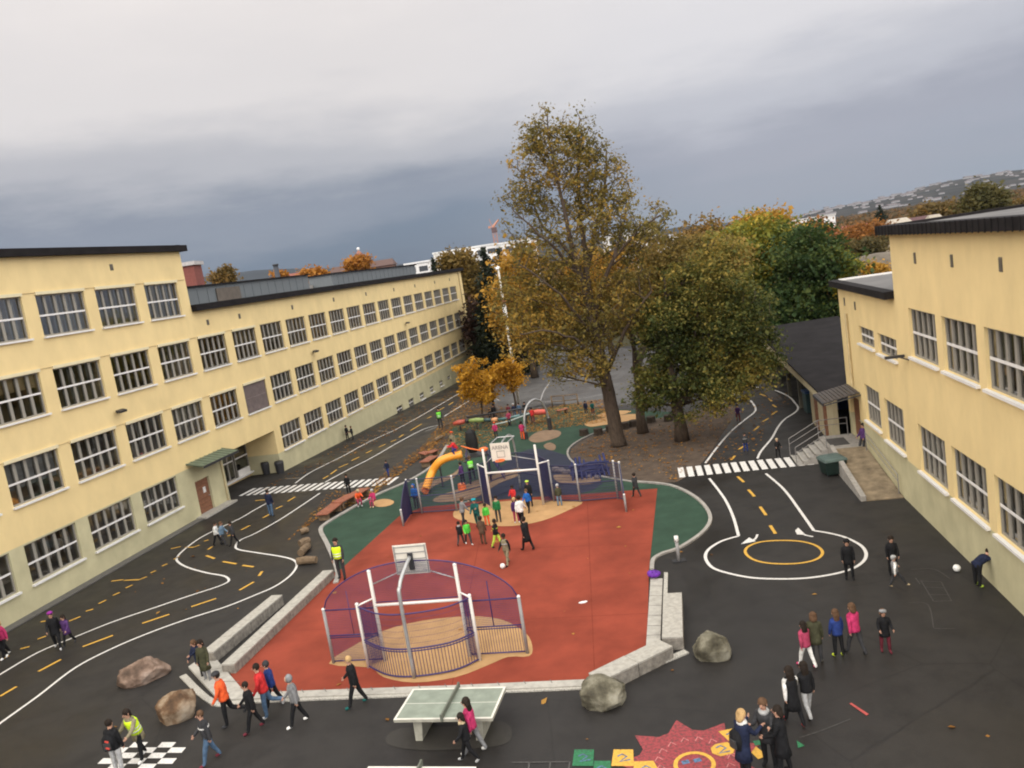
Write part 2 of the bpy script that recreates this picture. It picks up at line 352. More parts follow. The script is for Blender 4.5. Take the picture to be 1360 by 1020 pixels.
# ------------------------------------------------------------ painted markings
def line(name, groups, w, m, lev=.008, sm=5):
    mb = MB()
    for pts in groups: strip(mb, smooth([g(*p) for p in pts], sm) if len(pts) > 2 else [g(*p) for p in pts], w, lev)
    return tag(mb.build(name, m), kind='structure')
line('lane_line', [[(-20, 978), (0, 961), (50, 925), (100, 887), (150, 861), (200, 840), (250, 822), (300, 806), (340, 790), (365, 779), (385, 765), (394, 752), (390, 744), (372, 739), (340, 734), (317, 730), (313, 725), (320, 717), (340, 708), (377, 687), (425, 655)],
    [(400, 642), (440, 641)][:0] or [(432, 641), (440, 636), (490, 610), (530, 587), (563, 570), (582, 565)], [(590, 553), (627, 530), (650, 517)],
    [(-20, 908), (0, 896), (50, 867), (100, 846), (150, 826), (200, 809), (250, 792), (287, 780), (301, 774), (304, 770), (297, 765), (275, 761), (250, 754), (236, 746), (236, 739), (246, 729), (262, 717), (282, 706), (318, 689), (337, 678), (355, 668)],
    [(392, 642), (415, 626), (455, 606), (490, 587), (540, 563), (609, 523), (640, 505)]], .11, wpaint)
line('lane_line', [[(942, 635.5), (955, 652), (965, 667), (974, 687), (981, 712)], [(1017, 629), (1035, 644), (1047, 657), (1060, 675), (1072, 692), (1081, 705)],
    [(937, 615), (955, 591), (972, 572), (990, 557), (1002, 547.5), (1003, 541), (997, 532)], [(974, 523), (990, 527)],
    [(1006, 609), (1011, 599), (1025, 582), (1033.5, 567), (1042, 557), (1055.6, 548), (1060, 542), (1055.6, 535), (1047, 526.5), (1033.5, 520), (1019, 515.4), (1000, 514)]], .12, wpaint)
line('roundabout_ring', [[(981, 712), (958, 719), (941, 730), (937, 741), (945, 753), (962, 760), (995, 767), (1030, 769), (1070, 768), (1110, 762), (1137, 753), (1150, 740), (1145, 726), (1123, 714), (1100, 708), (1081, 705)]], .12, wpaint)
yr = [(990, 734), (994, 726), (1010, 720), (1035, 718), (1062, 719), (1082, 724), (1092, 732), (1089, 740), (1075, 746), (1050, 749), (1020, 748), (1000, 743)]
yp = [g(*p) for p in yr]; mb = MB(); q = smooth(yp, 5, True); strip(mb, q + [q[0]], .11, .008); tag(mb.build('roundabout_island_ring', ypaint), kind='structure')
line('yellow_dashes', [[(0, 925), (22, 912)], [(51, 892), (81, 876)], [(110, 859), (150, 844)], [(189, 828), (225, 816)], [(254, 806), (287, 795)], [(318, 784), (337, 773)], [(344, 765), (348, 759)], [(322, 751), (337, 753)], [(296, 746), (314, 749)], [(274, 738), (285, 742)], [(276, 730), (282, 726)], [(302, 712), (309, 710)], [(320, 704), (332, 698)],
    [(349, 688), (358, 683)], [(366, 676), (375, 672)], [(382, 666), (392, 660)], [(429, 636), (436, 632)], [(439, 630), (447, 624)], [(450, 621), (462, 616)], [(467, 612), (477, 607)], [(486, 602), (494, 598)], [(503, 594), (512, 590)], [(519, 587), (526, 584)], [(530, 581), (536, 577)], [(545, 572), (560, 563)], [(567, 556), (573, 553)], [(583, 545), (590, 541)], [(596, 538), (602, 534)],
    [(979.5, 633), (988, 640.5)], [(994, 650.5), (1002, 659.5)], [(1009.5, 673), (1017.5, 684.5)], [(1023, 698), (1030, 709)],
    [(1010, 523.5), (1016.6, 526)], [(1021, 529), (1025, 533)], [(1026, 537.5), (1031, 541)], [(1025, 551), (1032, 546)], [(1013, 560), (1020.6, 555.6)], [(1001, 572), (1008, 566)], [(981, 597), (989, 592)], [(971, 611), (976, 605.5)]], .13, ypaint)
line('dotted_yellow_line', [[(5, 875), (12, 871)], [(27, 862), (39, 859)], [(50, 849), (61, 845)], [(92, 825), (107, 819)], [(114, 812), (124, 809)], [(131, 802), (141, 797)], [(150, 791), (159, 787)], [(167, 781), (176, 777)], [(165, 771), (185, 770), (195, 766)], [(200, 761), (207, 758)], [(215, 752), (222, 749)], [(231, 743), (238, 739)], [(246, 727), (257, 727), (265, 724)], [(271, 719), (277, 717)], [(148, 772), (164, 770)], [(54, 826), (66, 824)], [(227, 729), (240, 726)], [(339, 665), (352, 664)]], .12, ypaint, sm=1)
line('parking_tick', [[(420, 616), (434, 616)], [(454, 600), (469, 600)], [(477, 585), (499, 585)], [(502, 572), (520, 574)], [(525, 560), (540, 559)], [(380, 636), (399, 635)], [(560, 540), (566, 540)], [(575, 531), (583, 531)], [(592, 521), (598, 520)]], .09, paint('faint_paint', (.30, .25, .19)), sm=1)
# white court lines on the far plaza
line('plaza_line', [[(600, 556), (640, 549), (680, 545), (720, 541)], [(640, 533), (650, 532), (664, 532), (655, 529)], [(720, 533), (760, 531), (800, 524)], [(700, 536), (735, 533)], [(565, 573), (600, 562), (655, 558)], [(730, 508), (722, 520), (718, 532)], [(740, 500), (765, 505), (790, 500)]], .10, paint('dim_paint', (.36, .35, .34)))
mb = MB()
for i in range(22):
    t = i / 21; bx, by = 319 + 195 * t, 658.8 - 14.8 * t; dx, dy = 19.8 - 6.0 * t, -10.3
    A, B = g(bx, by), g(bx + dx, by + dy); strip(mb, [A, B], .27, .0085)
for i in range(15):
    t = i / 14; A = g(902 + 164 * t + 1.5, 621 - 15.5 * t); B = g(905 + 171 * t + 1.5, 634 - 16.5 * t); strip(mb, [A, B], .30, .0085)
tag(mb.build('zebra_crossing', wpaint), kind='structure')
mb = MB()   # two turn arrows by the ring
for tail, mid, head, wp in (((1006, 710), (1003, 716), (996, 719), 1), ((1080, 713), (1070, 711), (1066, 709), 1)):
    strip(mb, smooth([g(*tail), g(*mid), g(*head)], 4), .09, .009)
    h = g(*head)
for tri in (((984, 723), (1004, 719), (995, 714)), ((1056, 705), (1058.5, 710), (1070, 710.5)), ((1056, 705), (1060, 701), (1070, 710.5))): mb.face(*[g(*p) + Vector((0, 0, .0095)) for p in tri])
tag(mb.build('turn_arrow', wpaint), kind='structure')
# chessboard of paint
mb = MB(); o_, ex, ey = g(221, 1015), None, None
a00, a10, a01 = g(125, 1016), g(228, 1016), g(163, 988)
ux = (g(253, 987) - g(228.5, 1015.5)) ; 
P0, P1, P2, P3 = g(113, 1030), g(216, 1030), g(253, 986), g(160, 986)
for i in range(5):
    for j in range(6):
        if (i + j) % 2 == 0:
            f = lambda a, b: P0.lerp(P1, a).lerp(P3.lerp(P2, a), b) + Vector((0, 0, .008))
            mb.face(f(i / 5, j / 6), f((i + 1) / 5, j / 6), f((i + 1) / 5, (j + 1) / 6), f(i / 5, (j + 1) / 6))
tag(mb.build('painted_chessboard', wpaint), kind='structure')
# painted sun, number squares, hopscotch
pink = paint('red_paint', (.30, .055, .06), 2.2); gpaint = paint('green_paint', (.03, .16, .07), 1.4); bpaint = paint('blue_paint', (.10, .17, .28), 2)
mb = MB(); cx, cy = 918, 1012
cen = g(cx, cy); rad = 1.28
mb.face(*[cen + Vector((math.cos(a) * rad * (1 + .03 * math.sin(9 * a)), math.sin(a) * rad, .008)) for a in np.linspace(0, 2 * math.pi, 40)[:-1]])
for k in range(9):
    a = k * 2 * math.pi / 9 + .15; w = .27
    if 1.0 < (a % 6.28) < 1.2: continue
    mb.face(*[cen + Vector((math.cos(b) * r_, math.sin(b) * r_, .0085)) for b, r_ in ((a - w, rad * .97), (a + w, rad * .97), (a, rad * 1.38))])
tag(mb.build('painted_sun', pink), kind='structure')
mb = MB(); mb.use(ypaint); strip(mb, [cen + Vector((.05 + .44 * math.cos(a), -.12 + .44 * math.sin(a), 0)) for a in np.linspace(0, 2 * math.pi, 30)], .1, .015)
mb.use(bpaint)
for dx in (-.12, .16): strip(mb, [cen + Vector((dx - .1, .0, 0)), cen + Vector((dx + .08, .02, 0))], .14, .015)
mb.use(paint('pale_red_paint', (.55, .20, .19), 1.2))
for k in range(16):
    a = k * .41; b = cen + Vector((math.cos(a) * .85, math.sin(a) * .8, 0)); strip(mb, [b, b + Vector((.1, .16, 0)), b + Vector((.2, .02, 0))], .03, .012)
tag(mb.build('painted_sun_face'), kind='structure')
def sq(name, px, m, mark=None):
    P = [g(*p) + Vector((0, 0, .014)) for p in px]; mb = MB(); mb.face(*P); o = tag(mb.build(name, m), kind='structure')
    if mark:
        c = sum(P, Vector()) / len(P); m2 = MB(); strip(m2, [c + Vector((-.12, .08, 0)), c + Vector((0, .14, 0)), c + Vector((.1, .02, 0)), c + Vector((-.1, -.14, 0)), c + Vector((.16, -.12, 0))], .05, .018); tag(m2.build('painted_number', mark), kind='structure')
sq('painted_green_square', [(763, 996), (789, 996), (788, 1018), (760, 1018)], gpaint, bpaint)
sq('painted_green_square', [(789, 1011), (811, 1011), (812, 1035), (788, 1035)], gpaint, bpaint)
sq('painted_yellow_square', [(815, 996), (841, 996), (842, 1018), (812, 1018)], ypaint, bpaint)
sq('painted_yellow_square', [(842, 1012), (868, 1011), (874, 1022), (874, 1035), (841, 1035)], ypaint, bpaint)
sq('painted_yellow_square', [(954, 972), (978, 967), (984, 984), (974, 990)], ypaint, bpaint)
sq('painted_yellow_square', [(944, 994), (950, 989), (966, 986), (976, 994), (974, 1001), (957, 1005), (946, 1001)], ypaint, bpaint)
sq('painted_yellow_square', [(1004, 992), (1019, 1004), (1007, 1009), (998, 1000)], ypaint)
sq('painted_green_square', [(1000, 985), (1018, 982), (1019, 988), (1003, 991)], gpaint)
sq('painted_green_square', [(1058, 984), (1069, 991), (1060, 994)], gpaint)
chalk = paint('faint_chalk', (.085, .082, .076), 2.5)
line('chalk_drawing', [[(680, 1013), (757, 1012)], [(703, 1013), (701, 1030)], [(731, 1013), (729, 1030)], [(757, 1012), (754, 1030)]], .04, chalk, sm=1)
line('chalk_drawing', [[(1224, 772), (1250, 773)], [(1230, 780), (1253, 781)], [(1233, 790), (1262, 790)], [(1240, 799), (1265, 798)], [(1223, 771), (1240, 799)], [(1250, 773), (1264, 799)], [(1210, 757), (1240, 756), (1262, 769)], [(1216, 768), (1222, 776)], [(1205, 801), (1232, 803), (1240, 834)], [(1062, 980), (1090, 971), (1130, 955)], [(1240, 835), (1269, 835)]], .025, chalk)
sq('red_chalk_stroke', [(1128, 935), (1131, 934), (1154, 949), (1151, 951)], paint('red_chalk', (.42, .08, .07), .5))

# ------------------------------------------------------------ buildings
def facade(mb, x0, x1, z0, z1, holes, rev=.22, skip=None):
    """outer wall skin at y = 0 with real openings and their reveals"""
    xs = sorted({x0, x1} | {v for h in holes for v in h[:2] if x0 < v < x1})
    for a, b in zip(xs, xs[1:]):
        hs = sorted([h for h in holes if h[0] <= a + 1e-6 and h[1] >= b - 1e-6 and h[3] > z0 and h[2] < z1], key=lambda h: h[2]); z = z0
        for h in hs:
            lo, hi = max(h[2], z0), min(h[3], z1)
            if lo > z + 1e-4: mb.face((a, 0, z), (b, 0, z), (b, 0, lo), (a, 0, lo))
            z = hi
        if z1 > z + 1e-4: mb.face((a, 0, z), (b, 0, z), (b, 0, z1), (a, 0, z1))
    for h in holes:
        lo, hi = max(h[2], z0), min(h[3], z1)
        if hi <= lo or h[1] <= x0 or h[0] >= x1: continue
        for x in h[:2]: mb.face((x, 0, lo), (x, rev, lo), (x, rev, hi), (x, 0, hi))
        if h[2] >= z0: mb.face((h[0], 0, lo), (h[1], 0, lo), (h[1], rev, lo), (h[0], rev, lo))
        if h[3] <= z1: mb.face((h[0], 0, hi), (h[1], 0, hi), (h[1], rev, hi), (h[0], rev, hi))
def window(root, xa, xb, za, zb, lights=5, box=False, mode=None, rng=random, dp=.16, cp=.6):
    w, h = xb - xa, zb - za; f = MB(); y0 = .11
    f.use(frame_m)
    for x in (xa + .035, xb - .035): f.bb(x - .035, x + .035, y0, y0 + .1, za, zb)
    f.bb(xa + .07, xb - .07, y0, y0 + .1, zb - .07, zb); f.bb(xa + .07, xb - .07, y0, y0 + .1, za, za + .07)
    for i in range(1, lights):
        x = xa + w * i / lights; f.bb(x - .075, x + .075, y0 + .005, y0 + dp, za + .07, zb - .07)
    zm = za + h * .5
    f.use(white_m).bb(xa + .07, xb - .07, y0 - .02, y0 + .004, zm - .045, zm + .045)
    o = f.build('window', None, root)
    p = MB(); p.face((xa + .05, y0 + .06, za + .05), (xb - .05, y0 + .06, za + .05), (xb - .05, y0 + .06, zb - .05), (xa + .05, y0 + .06, zb - .05)); p.build('pane', glass_m, o)
    if h > .5:
        s = MB(); s.bb(xa - .06, xb + .06, -.13, .12, za - .09, za - .002); s.build('sill', white_m, o)
    if box: b = MB(); b.bb(xa - .02, xb + .02, -.09, -.004, zb + .0, zb + .15); b.build('blind_box', cream_m, o)
    if mode == 'shutter':
        c = MB()
        for k in range(int(h / .09)): c.box(((xa + xb) / 2, y0 - .045, za + .06 + k * .09), (w - .04, .012, .085), rx=.25)
        c.build('shutter', mat('brown_grey_shutter', (.20, .16, .15), .7, .3), o)
    elif mode is None and h > 1 and rng.random() < .28:
        c = MB(); zb2 = za + h * rng.choice([.35, .5, .5, .65]); c.bb(xa + .06, xb - .06, .30, .315, zb2, zb); c.use(white_m) if 0 else None
        c.build('roller_blind', rng.choice([mat('cream_roller_blind', (.50, .45, .34), .9), mat('grey_roller_blind', (.30, .30, .29), .9), mat('ochre_roller_blind', (.42, .32, .17), .9)]), o)
    elif mode == 'curtain' or (mode is None and rng.random() < cp):
        c = MB(); n = rng.randint(1, 3) if cp < .8 else rng.randint(3, 5); n = min(n, lights)
        for k in rng.sample(range(lights), n):
            a, b = xa + w * k / lights + .05, xa + w * (k + 1) / lights - .05; z = za + h * rng.choice([0, 0, .3, .5]); m_ = int((b - a) / .07)
            for j in range(m_): c.face((a + (b - a) * j / m_, .45 + .03 * (j % 2), z), (a + (b - a) * (j + 1) / m_, .45 + .03 * ((j + 1) % 2), z), (a + (b - a) * (j + 1) / m_, .45 + .03 * ((j + 1) % 2), zb), (a + (b - a) * j / m_, .45 + .03 * (j % 2), zb))
        c.build('curtain', curtain_m, o)
    return o
# ---- left school building
AL, AR = .247, .186
L0 = g(50, 810); LB = thing('school_building', 'long pale yellow school building with four window rows, left of the yard', 'building', (L0.x, L0.y, 0), math.pi / 2 - AL)
rng = random.Random(3)
XE = 75.4; STEP = 16.0
def zf(x, a, b): t = min(max((x - 23.5) / (71 - 23.5), 0), 1); return a + (b - a) * t      # rows drift slightly on the far wing, as measured
near = [(-7.8, -4.7), (-3.85, -.72), (.1, 3.25), (4.1, 7.28), (8.1, 11.2), (12.05, 15.05), (15.95, 18.95), (19.85, 22.75)]
fs = [23.5, 27.24, 31.01, 34.73, 38.36, 41.94, 45.63, 49.15, 52.7, 56.13, 59.63, 62.98, 66.34, 69.61, 72.95]
farc = [(a, a + (b - a) * .82) for a, b in zip(fs, fs[1:])]
wins = []
for c in near[1:6]: wins.append((*c, 12.1, 14.1, 'A'))
for c in near[1:8]: wins.append((*c, 8.5, 10.5, 'B'))
for c in near: wins.append((*c, 4.82, 6.78, 'C'))
for c in near[:5]: wins.append((*c, 1.18, 3.02, 'D'))
for c in farc:
    x = c[0]
    wins.append((*c, zf(x, 8.53, 8.70), zf(x, 10.58, 10.42), 'b')); wins.append((*c, zf(x, 4.9, 5.25), zf(x, 6.84, 7.06), 'c')); wins.append((*c, zf(x, 1.36, 2.05), zf(x, 3.18, 3.62), 'd'))
holes = [w[:4] for w in wins]
base = [(45.7, 47.4, -.80, -.12), (49.2, 50.8, -.86, -.06), (52.7, 54.1, -.78, -.06), (56.2, 57.5, -.66, .0), (59.7, 61.0, -.58, .04), (62.9, 64.2, -.40, .06)]
door_h = [(12.75, 14.2, 0.0, 2.15)]; passage = (15.9, 22.6, -.3, 3.02)
wy = MB()
facade(wy, -30, STEP, 3.09, 15.93, holes); facade(wy, STEP, 22.6, 3.09, 12.2, holes); facade(wy, 22.6, XE, 1.30, 12.2, holes)
wy.face((STEP, 0, 12.2), (STEP, 12, 12.2), (STEP, 12, 15.93), (STEP, 0, 15.93)); wy.face((XE, 0, 1.3), (XE, 13, 1.3), (XE, 13, 12.2), (XE, 0, 12.2))
wy.face((22.6, 0, 1.3), (22.6, 2.5, 1.3), (22.6, 2.5, 3.02), (22.6, 0, 3.02))           # passage side wall
wy.face((15.9, 2.5, -.3), (22.6, 2.5, -.3), (22.6, 2.5, 3.02), (15.9, 2.5, 3.02)); wy.face((15.9, 0, 3.02), (22.6, 0, 3.02), (22.6, 2.5, 3.02), (15.9, 2.5, 3.02)); wy.face((15.9, 0, 3.02), (22.6, 0, 3.02), (22.6, 0, 3.09), (15.9, 0, 3.09))
wy.build('wall', render_y, LB)
wp = MB()
facade(wp, -30, 15.9, -.4, 3.09, holes + door_h); facade(wp, 22.6, XE, -2.6, 1.30, base)
wp.face((15.9, 0, -.4), (15.9, 2.5, -.4), (15.9, 2.5, 3.02), (15.9, 0, 3.02)); wp.face((22.6, 0, -.4), (22.6, 2.5, -.4), (22.6, 2.5, 1.3), (22.6, 0, 1.3)); wp.face((XE, 0, -2.6), (XE, 13, -2.6), (XE, 13, 1.3), (XE, 0, 1.3))
wp.build('plinth', plinth_m, LB)
for w in wins:
    far_ = w[4] in 'bcd'; md = 'shutter' if (w[4] == 'C' and abs(w[0] - 19.85) < .1) else None
    window(LB, *w[:4], lights=5 if not far_ else 5, box=w[4] in 'ABC', mode=md, rng=rng, cp=.85 if far_ else .6)
for i, b in enumerate(base): window(LB, *b, lights=2, mode='none', rng=rng)
rm = MB()
for z0, z1 in ((-2.2, .9), (.95, 4.5), (4.55, 8.1), (8.15, 11.8)):
    a0, a1 = -29.8, XE - .2
    if z0 < 1: 
        if z0 < .9: rm.bb(22.8, a1, 2.5, 2.6, z0, z1); 
    if z0 > 0 and z0 < 4: rm.bb(a0, 15.7, 2.5, 2.6, z0, z1); rm.bb(22.8, a1, 2.5, 2.6, z0, z1); rm.bb(a0, 15.7, .25, 2.5, z0 - .1, z0); rm.bb(22.8, a1, .25, 2.5, z0 - .1, z0)
    elif z0 > 4: rm.bb(a0, a1, 2.5, 2.6, z0, z1); rm.bb(a0, a1, .25, 2.5, z0 - .1, z0)
rm.bb(-29.8, 15.7, 2.5, 2.6, 11.85, 15.6); rm.bb(-29.8, 15.7, .25, 2.5, 11.75, 11.85)
for c in near[::2] + farc[::3]:
    if c[0] > 23 or c[0] < 12: rm.bb(c[1] + .3, c[1] + .42, .26, 2.5, .95, 11.7)
rm.build('interior', room_m, LB)
rf = MB(); rf.use(roof_m).bb(-30, STEP, .1, 12, 15.95, 16.1); rf.bb(STEP + .02, XE, .1, 13, 12.2, 12.4); rf.bb(STEP, XE, 12.9, 13, -1, 12.2)
rf.use(black_m).bb(-30, STEP + .35, -.36, .1, 15.93, 16.30); rf.bb(STEP + .02, XE + .3, -.38, .1, 12.2, 12.62); rf.bb(XE, XE + .3, .1, 13, 12.2, 12.62); rf.bb(STEP, STEP + .35, .1, 12, 15.93, 16.38)
rf.build('roof', None, LB)
zinc = mat('grey_sheet_cladding', (.135, .15, .155), .55, .4, (1.5, .12), scale_vec=(8, 8, .6))
ph = MB(); ph.use(zinc).bb(16.5, 38.1, 3, 5.4, 12.4, 13.85); ph.bb(42.9, 66.5, 3, 5.4, 12.4, 13.75)
for x in np.arange(16.6, 66.4, 1.2):
    if 38 < x < 43: continue
    ph.bb(x, x + .04, 2.97, 3, 12.4, 13.7)
ph.use(black_m).bb(16.5, 38.3, 2.8, 5.5, 13.85, 13.95); ph.bb(42.7, 66.7, 2.8, 5.5, 13.75, 13.85)
ph.use(conc).bb(38.2, 42.8, 5, 5.3, 12.4, 13.0)
pho = ph.build('rooftop_plant_room', None, LB)
v = MB(); v.use(mat('brown_louvre', (.11, .09, .07), .7)).bb(23.6, 26.7, 2.9, 2.965, 12.6, 13.6); v.use(white_m).bb(23.4, 26.9, 2.82, 2.96, 12.5, 12.58)
v.build('ventilation_louvre', None, pho)
grille = mat('vent_grille', (.14, .12, .09), .7)
for x, z in ((9.75, 15.22), (1.5, 15.2), (-6, 15.2), (17.42, 11.4), (21.17, 11.43), (28.68, 11.4), (36.12, 11.42), (43.21, 11.41), (50.49, 11.35), (56.97, 11.35), (64, 11.35), (70, 11.35)):
    m_ = MB(); 
    for k in range(5): m_.bb(x - .11, x + .11, -.03, 0.005, z - .15 + k * .06, z - .115 + k * .06)
    m_.bb(x - .13, x + .13, -.012, .004, z - .17, z + .17); m_.build('wall_vent', grille, LB)
for x, z in ((7.7, 7.62), (30.58, 7.65), (52.06, 7.7)):
    m_ = MB(); m_.box((x, -.3, z), (.55, .28, .12), rx=.25); m_.tube([(x, 0, z - .1), (x, -.3, z)], .025, 6); m_.build('wall_lamp', dark_m, LB)
d_ = MB(); d_.use(wood_m)
for k in range(7): d_.bb(12.8, 14.15, .12, .17, .04 + k * .3, .32 + k * .3)
d_.use(white_m).bb(13.55, 13.8, .10, .119, 1.25, 1.6); do = d_.build('door', None, LB)
m_ = MB(); m_.tube([(14.0, .1, 1.0), (14.0, .04, 1.0), (13.88, .04, 1.0)], .015, 6); m_.build('handle', galv, do)
m_ = MB(); m_.bb(-30, 15.9, -.03, -.004, 6.86, 6.89); m_.bb(-30, 22.6, -.03, -.004, 10.60, 10.63); m_.bb(-30, 15.9, -.03, -.004, 14.2, 14.23); m_.build('string_course', mat('string_course', (.50, .38, .19), .8), LB)
m_ = MB(); m_.use(mat('green_copper_sheet', (.12, .15, .10), .6, .4, (3, .2)))
m_.v += []; A = [(12.3, -.0, 3.32), (16.1, .0, 3.32), (16.1, -1.15, 3.06), (12.3, -1.15, 3.06)]
m_.prism([(12.3, 0), (16.1, 0), (16.1, -1.15), (12.3, -1.15)], 3.12, 3.18); m_.v = [(x, y, z + .22 * (1 + y / 1.15)) for x, y, z in m_.v]
for x in np.arange(12.3, 16.2, .47): m_.tube([(x, -.02, 3.43), (x, -1.13, 3.2)], .02, 5)
m_.use(dark_m).bb(12.3, 16.1, -1.2, -1.15, 3.05, 3.19); m_.build('door_canopy', None, LB)
m_ = MB(); m_.bb(12.2, 15.6, -.7, .1, -.02, .10); m_.build('door_step', granite, LB)
m_ = MB(); m_.use(dark_m)   # glazed doors inside the passage; a flat dark sheet replaces the unlit room behind
m_.bb(16.2, 22.5, 2.47, 2.485, .1, 2.92); m_.build('dark_pane_backing', None, LB)
for a_, b_, n_ in ((16.3, 18.3, 2), (18.4, 20.5, 3), (20.7, 22.4, 1)): o2 = window(LB, a_, b_, .3, 2.9, lights=n_, mode='none'); o2.location = (0, 2.24, 0)
m_ = MB(); m_.bb(20.8, 22.3, 2.30, 2.34, .1, .75); m_.build('door_panel', white_m, LB)
m_ = MB()
for x in np.arange(-30, XE, .02): break
m_.bb(-30, 12.2, -.55, -.01, -.1, .04); m_.build('drip_strip', mat('grey_paving_strip', (.10, .095, .085), .85), LB)
m_ = MB(); m_.use(mat('downpipe', (.50, .40, .22), .6)).tube([(73.9, -.1, 12.1), (73.9, -.1, -1.5)], .07, 8); m_.tube([(15.6, -.06, 3.2), (15.6, -.06, .1)], .04, 6); m_.build('downpipe', None, LB)

# ---- right school building (local x runs towards the camera)
R0 = g(1352, 810); RB = thing('school_building', 'pale yellow school building with a lower end, right of the yard', 'building', (R0.x, R0.y, 0), -math.pi / 2 - AR)
big = [(-8.1, -5.2), (-4.6, -1.68), (-1.1, 1.85), (2.4, 5.3)]
rw = [(*c, 6.4, 8.24) for c in big] + [(*c, 1.93, 3.8) for c in big] + [(-15.9, -13.35, 5.98, 6.8), (-12.68, -10.0, 5.92, 6.8), (-15.9, -13.35, 2.25, 4.03), (-12.6, -9.9, 2.08, 3.95)]
rw = [w for w in rw if w[0] < 5]
rdoor = [(-19.05, -17.25, .8, 2.95)]
w_ = MB(); facade(w_, -19.55, -9.75, 1.95, 8.47, rw + rdoor); facade(w_, -9.75, 9, 1.88, 11.02, rw)
w_.face((-9.75, 0, 8.47), (-9.75, 12, 8.47), (-9.75, 12, 11.02), (-9.75, 0, 11.02)); w_.face((-19.55, 0, -1), (-19.55, 12, -1), (-19.55, 12, 8.47), (-19.55, 0, 8.47)); w_.face((9, 0, 0), (9, 12, 0), (9, 12, 11), (9, 0, 11))
w_.build('wall', render_y, RB)
w_ = MB(); facade(w_, -19.55, -9.75, -.3, 1.95, rdoor); facade(w_, -9.75, 9, -.3, 1.88, []); w_.build('plinth', plinth_m, RB)
for w in rw: window(RB, *w, lights=5 if w[3] - w[2] > 1 else 4, rng=rng, mode='curtain' if w[0] < -15 and w[3] < 5 else None, dp=.13)
m_ = MB(); m_.bb(-19.3, 8.9, 2.5, 2.6, .8, 8.3); m_.bb(-19.3, 8.9, .26, 2.5, 4.7, 4.8); m_.bb(-9.6, 8.9, 2.5, 2.6, 8.3, 10.8); m_.bb(-19.3, 8.9, .26, 2.5, .8, .9); m_.build('interior', room_m, RB)
rf = MB(); rf.use(roof_m).bb(-9.75, 9, .1, 12.0, 11.02, 11.26); rf.bb(-19.5, -9.77, .1, 6.5, 8.47, 8.72)
rf.use(black_m).bb(-10.1, 9, -.42, .1, 11.02, 11.36); rf.bb(-10.1, -9.75, .1, 12, 11.02, 11.36); rf.bb(-19.85, -9.77, -.36, .1, 8.47, 8.77); 
for x in np.arange(-9.9, 9, .42): rf.bb(x, x + .05, -.45, -.42, 11.0, 11.37)
rf.use(white_m).bb(-19.65, -19.5, .1, 6.5, 8.6, 8.80); rf.bb(-19.5, -9.77, 6.5, 6.7, 8.6, 8.86); rf.bb(-9.8, 9, 12, 12.2, 11.15, 11.42)
rf.build('roof', None, RB)
for x, z in ((-6.8, 10.12), (-3.22, 10.1), (.38, 10.08), (-18.3, 7.75), (-16.2, 7.7)):
    m_ = MB(); m_.bb(x - .11, x + .11, -.012, .004, z - .2, z + .2)
    for k in range(6): m_.bb(x - .1, x + .1, -.03, .002, z - .17 + k * .06, z - .14 + k * .06)
    m_.build('wall_vent', grille, RB)
m_ = MB(); m_.box((-8.7, -.45, 6.35), (.16, .7, .1)); m_.tube([(-8.5, 0, 6.2), (-8.6, -.3, 6.33)], .03, 6); m_.build('wall_lamp', dark_m, RB)
m_ = MB(); m_.tube([(-17.9, -.09, 7.2), (-17.9, -.09, 3.6)], .06, 8); m_.build('downpipe', mat('downpipe', (.5, .4, .22)), RB)
m_ = MB(); m_.bb(-19.0, -17.3, .14, .2, .82, 2.93); do = m_.build('door', wood_m, RB)
m_ = MB(); m_.tube([(-17.6, .12, 1.8), (-17.6, .06, 1.8), (-17.75, .06, 1.8)], .015, 6); m_.build('handle', galv, do)
m_ = MB(); m_.use(mat('corrugated_roof', (.07, .06, .055), .7, .3))
for k in range(10): y = -.05 - k * .17; m_.box((-17.9, y - .08, 3.42 - k * .035), (2.5, .15, .05), rx=.15 if k % 2 else -.1)
m_.use(dark_m).bb(-19.15, -16.65, -1.8, -1.74, 2.95, 3.1); m_.tube([(-19.1, -1.7, 2.98), (-19.1, 0, 3.3)], .03, 6); m_.tube([(-16.7, -1.7, 2.98), (-16.7, 0, 3.3)], .03, 6); m_.build('door_canopy', None, RB)
RM = Matrix.Translation(RB.location) @ Euler((0, 0, RB.rotation_euler.z)).to_matrix().to_4x4()
def RBw(x, y, z): return RM @ Vector((x, y, z))
# entrance ramp, landing and stairs
RT = thing('entrance_ramp', 'concrete entrance ramp with landing and steps along the right-hand building', 'ramp', RB.location, RB.rotation_euler.z)
m_ = MB(); m_.use(conc)
def wedge(mb, x0, x1, y0, y1, z0a, z0b, zb=-.05):
    n = len(mb.v); mb.v += [(x0, y0, zb), (x1, y0, zb), (x1, y1, zb), (x0, y1, zb), (x0, y0, z0a), (x1, y0, z0b), (x1, y1, z0b), (x0, y1, z0a)]
    for q in ((3, 2, 1, 0), (4, 5, 6, 7), (0, 1, 5, 4), (1, 2, 6, 5), (2, 3, 7, 6), (3, 0, 4, 7)): mb.f.append(tuple(n + i for i in q)); mb.mi.append(mb.cur)
tanc = mat('stained_paving', (.20, .155, .10), .85, .3, (2.2, .4), bump=(20, .4))
m_ = MB(); wedge(m_, -16.6, -10.7, -1.5, -.03, .78, .04); m_.build('ramp_slope', tanc, RT)
m_ = MB(); wedge(m_, -16.6, -10.75, -1.72, -1.502, 1.0, .22); wedge(m_, -19.3, -16.6, -1.72, -1.502, 1.0, 1.0) if 0 else None; m_.build('ramp_parapet', conc, RT)
m_ = MB(); m_.bb(-19.3, -16.602, -1.7, -.03, -.05, .78); m_.build('landing', conc, RT)
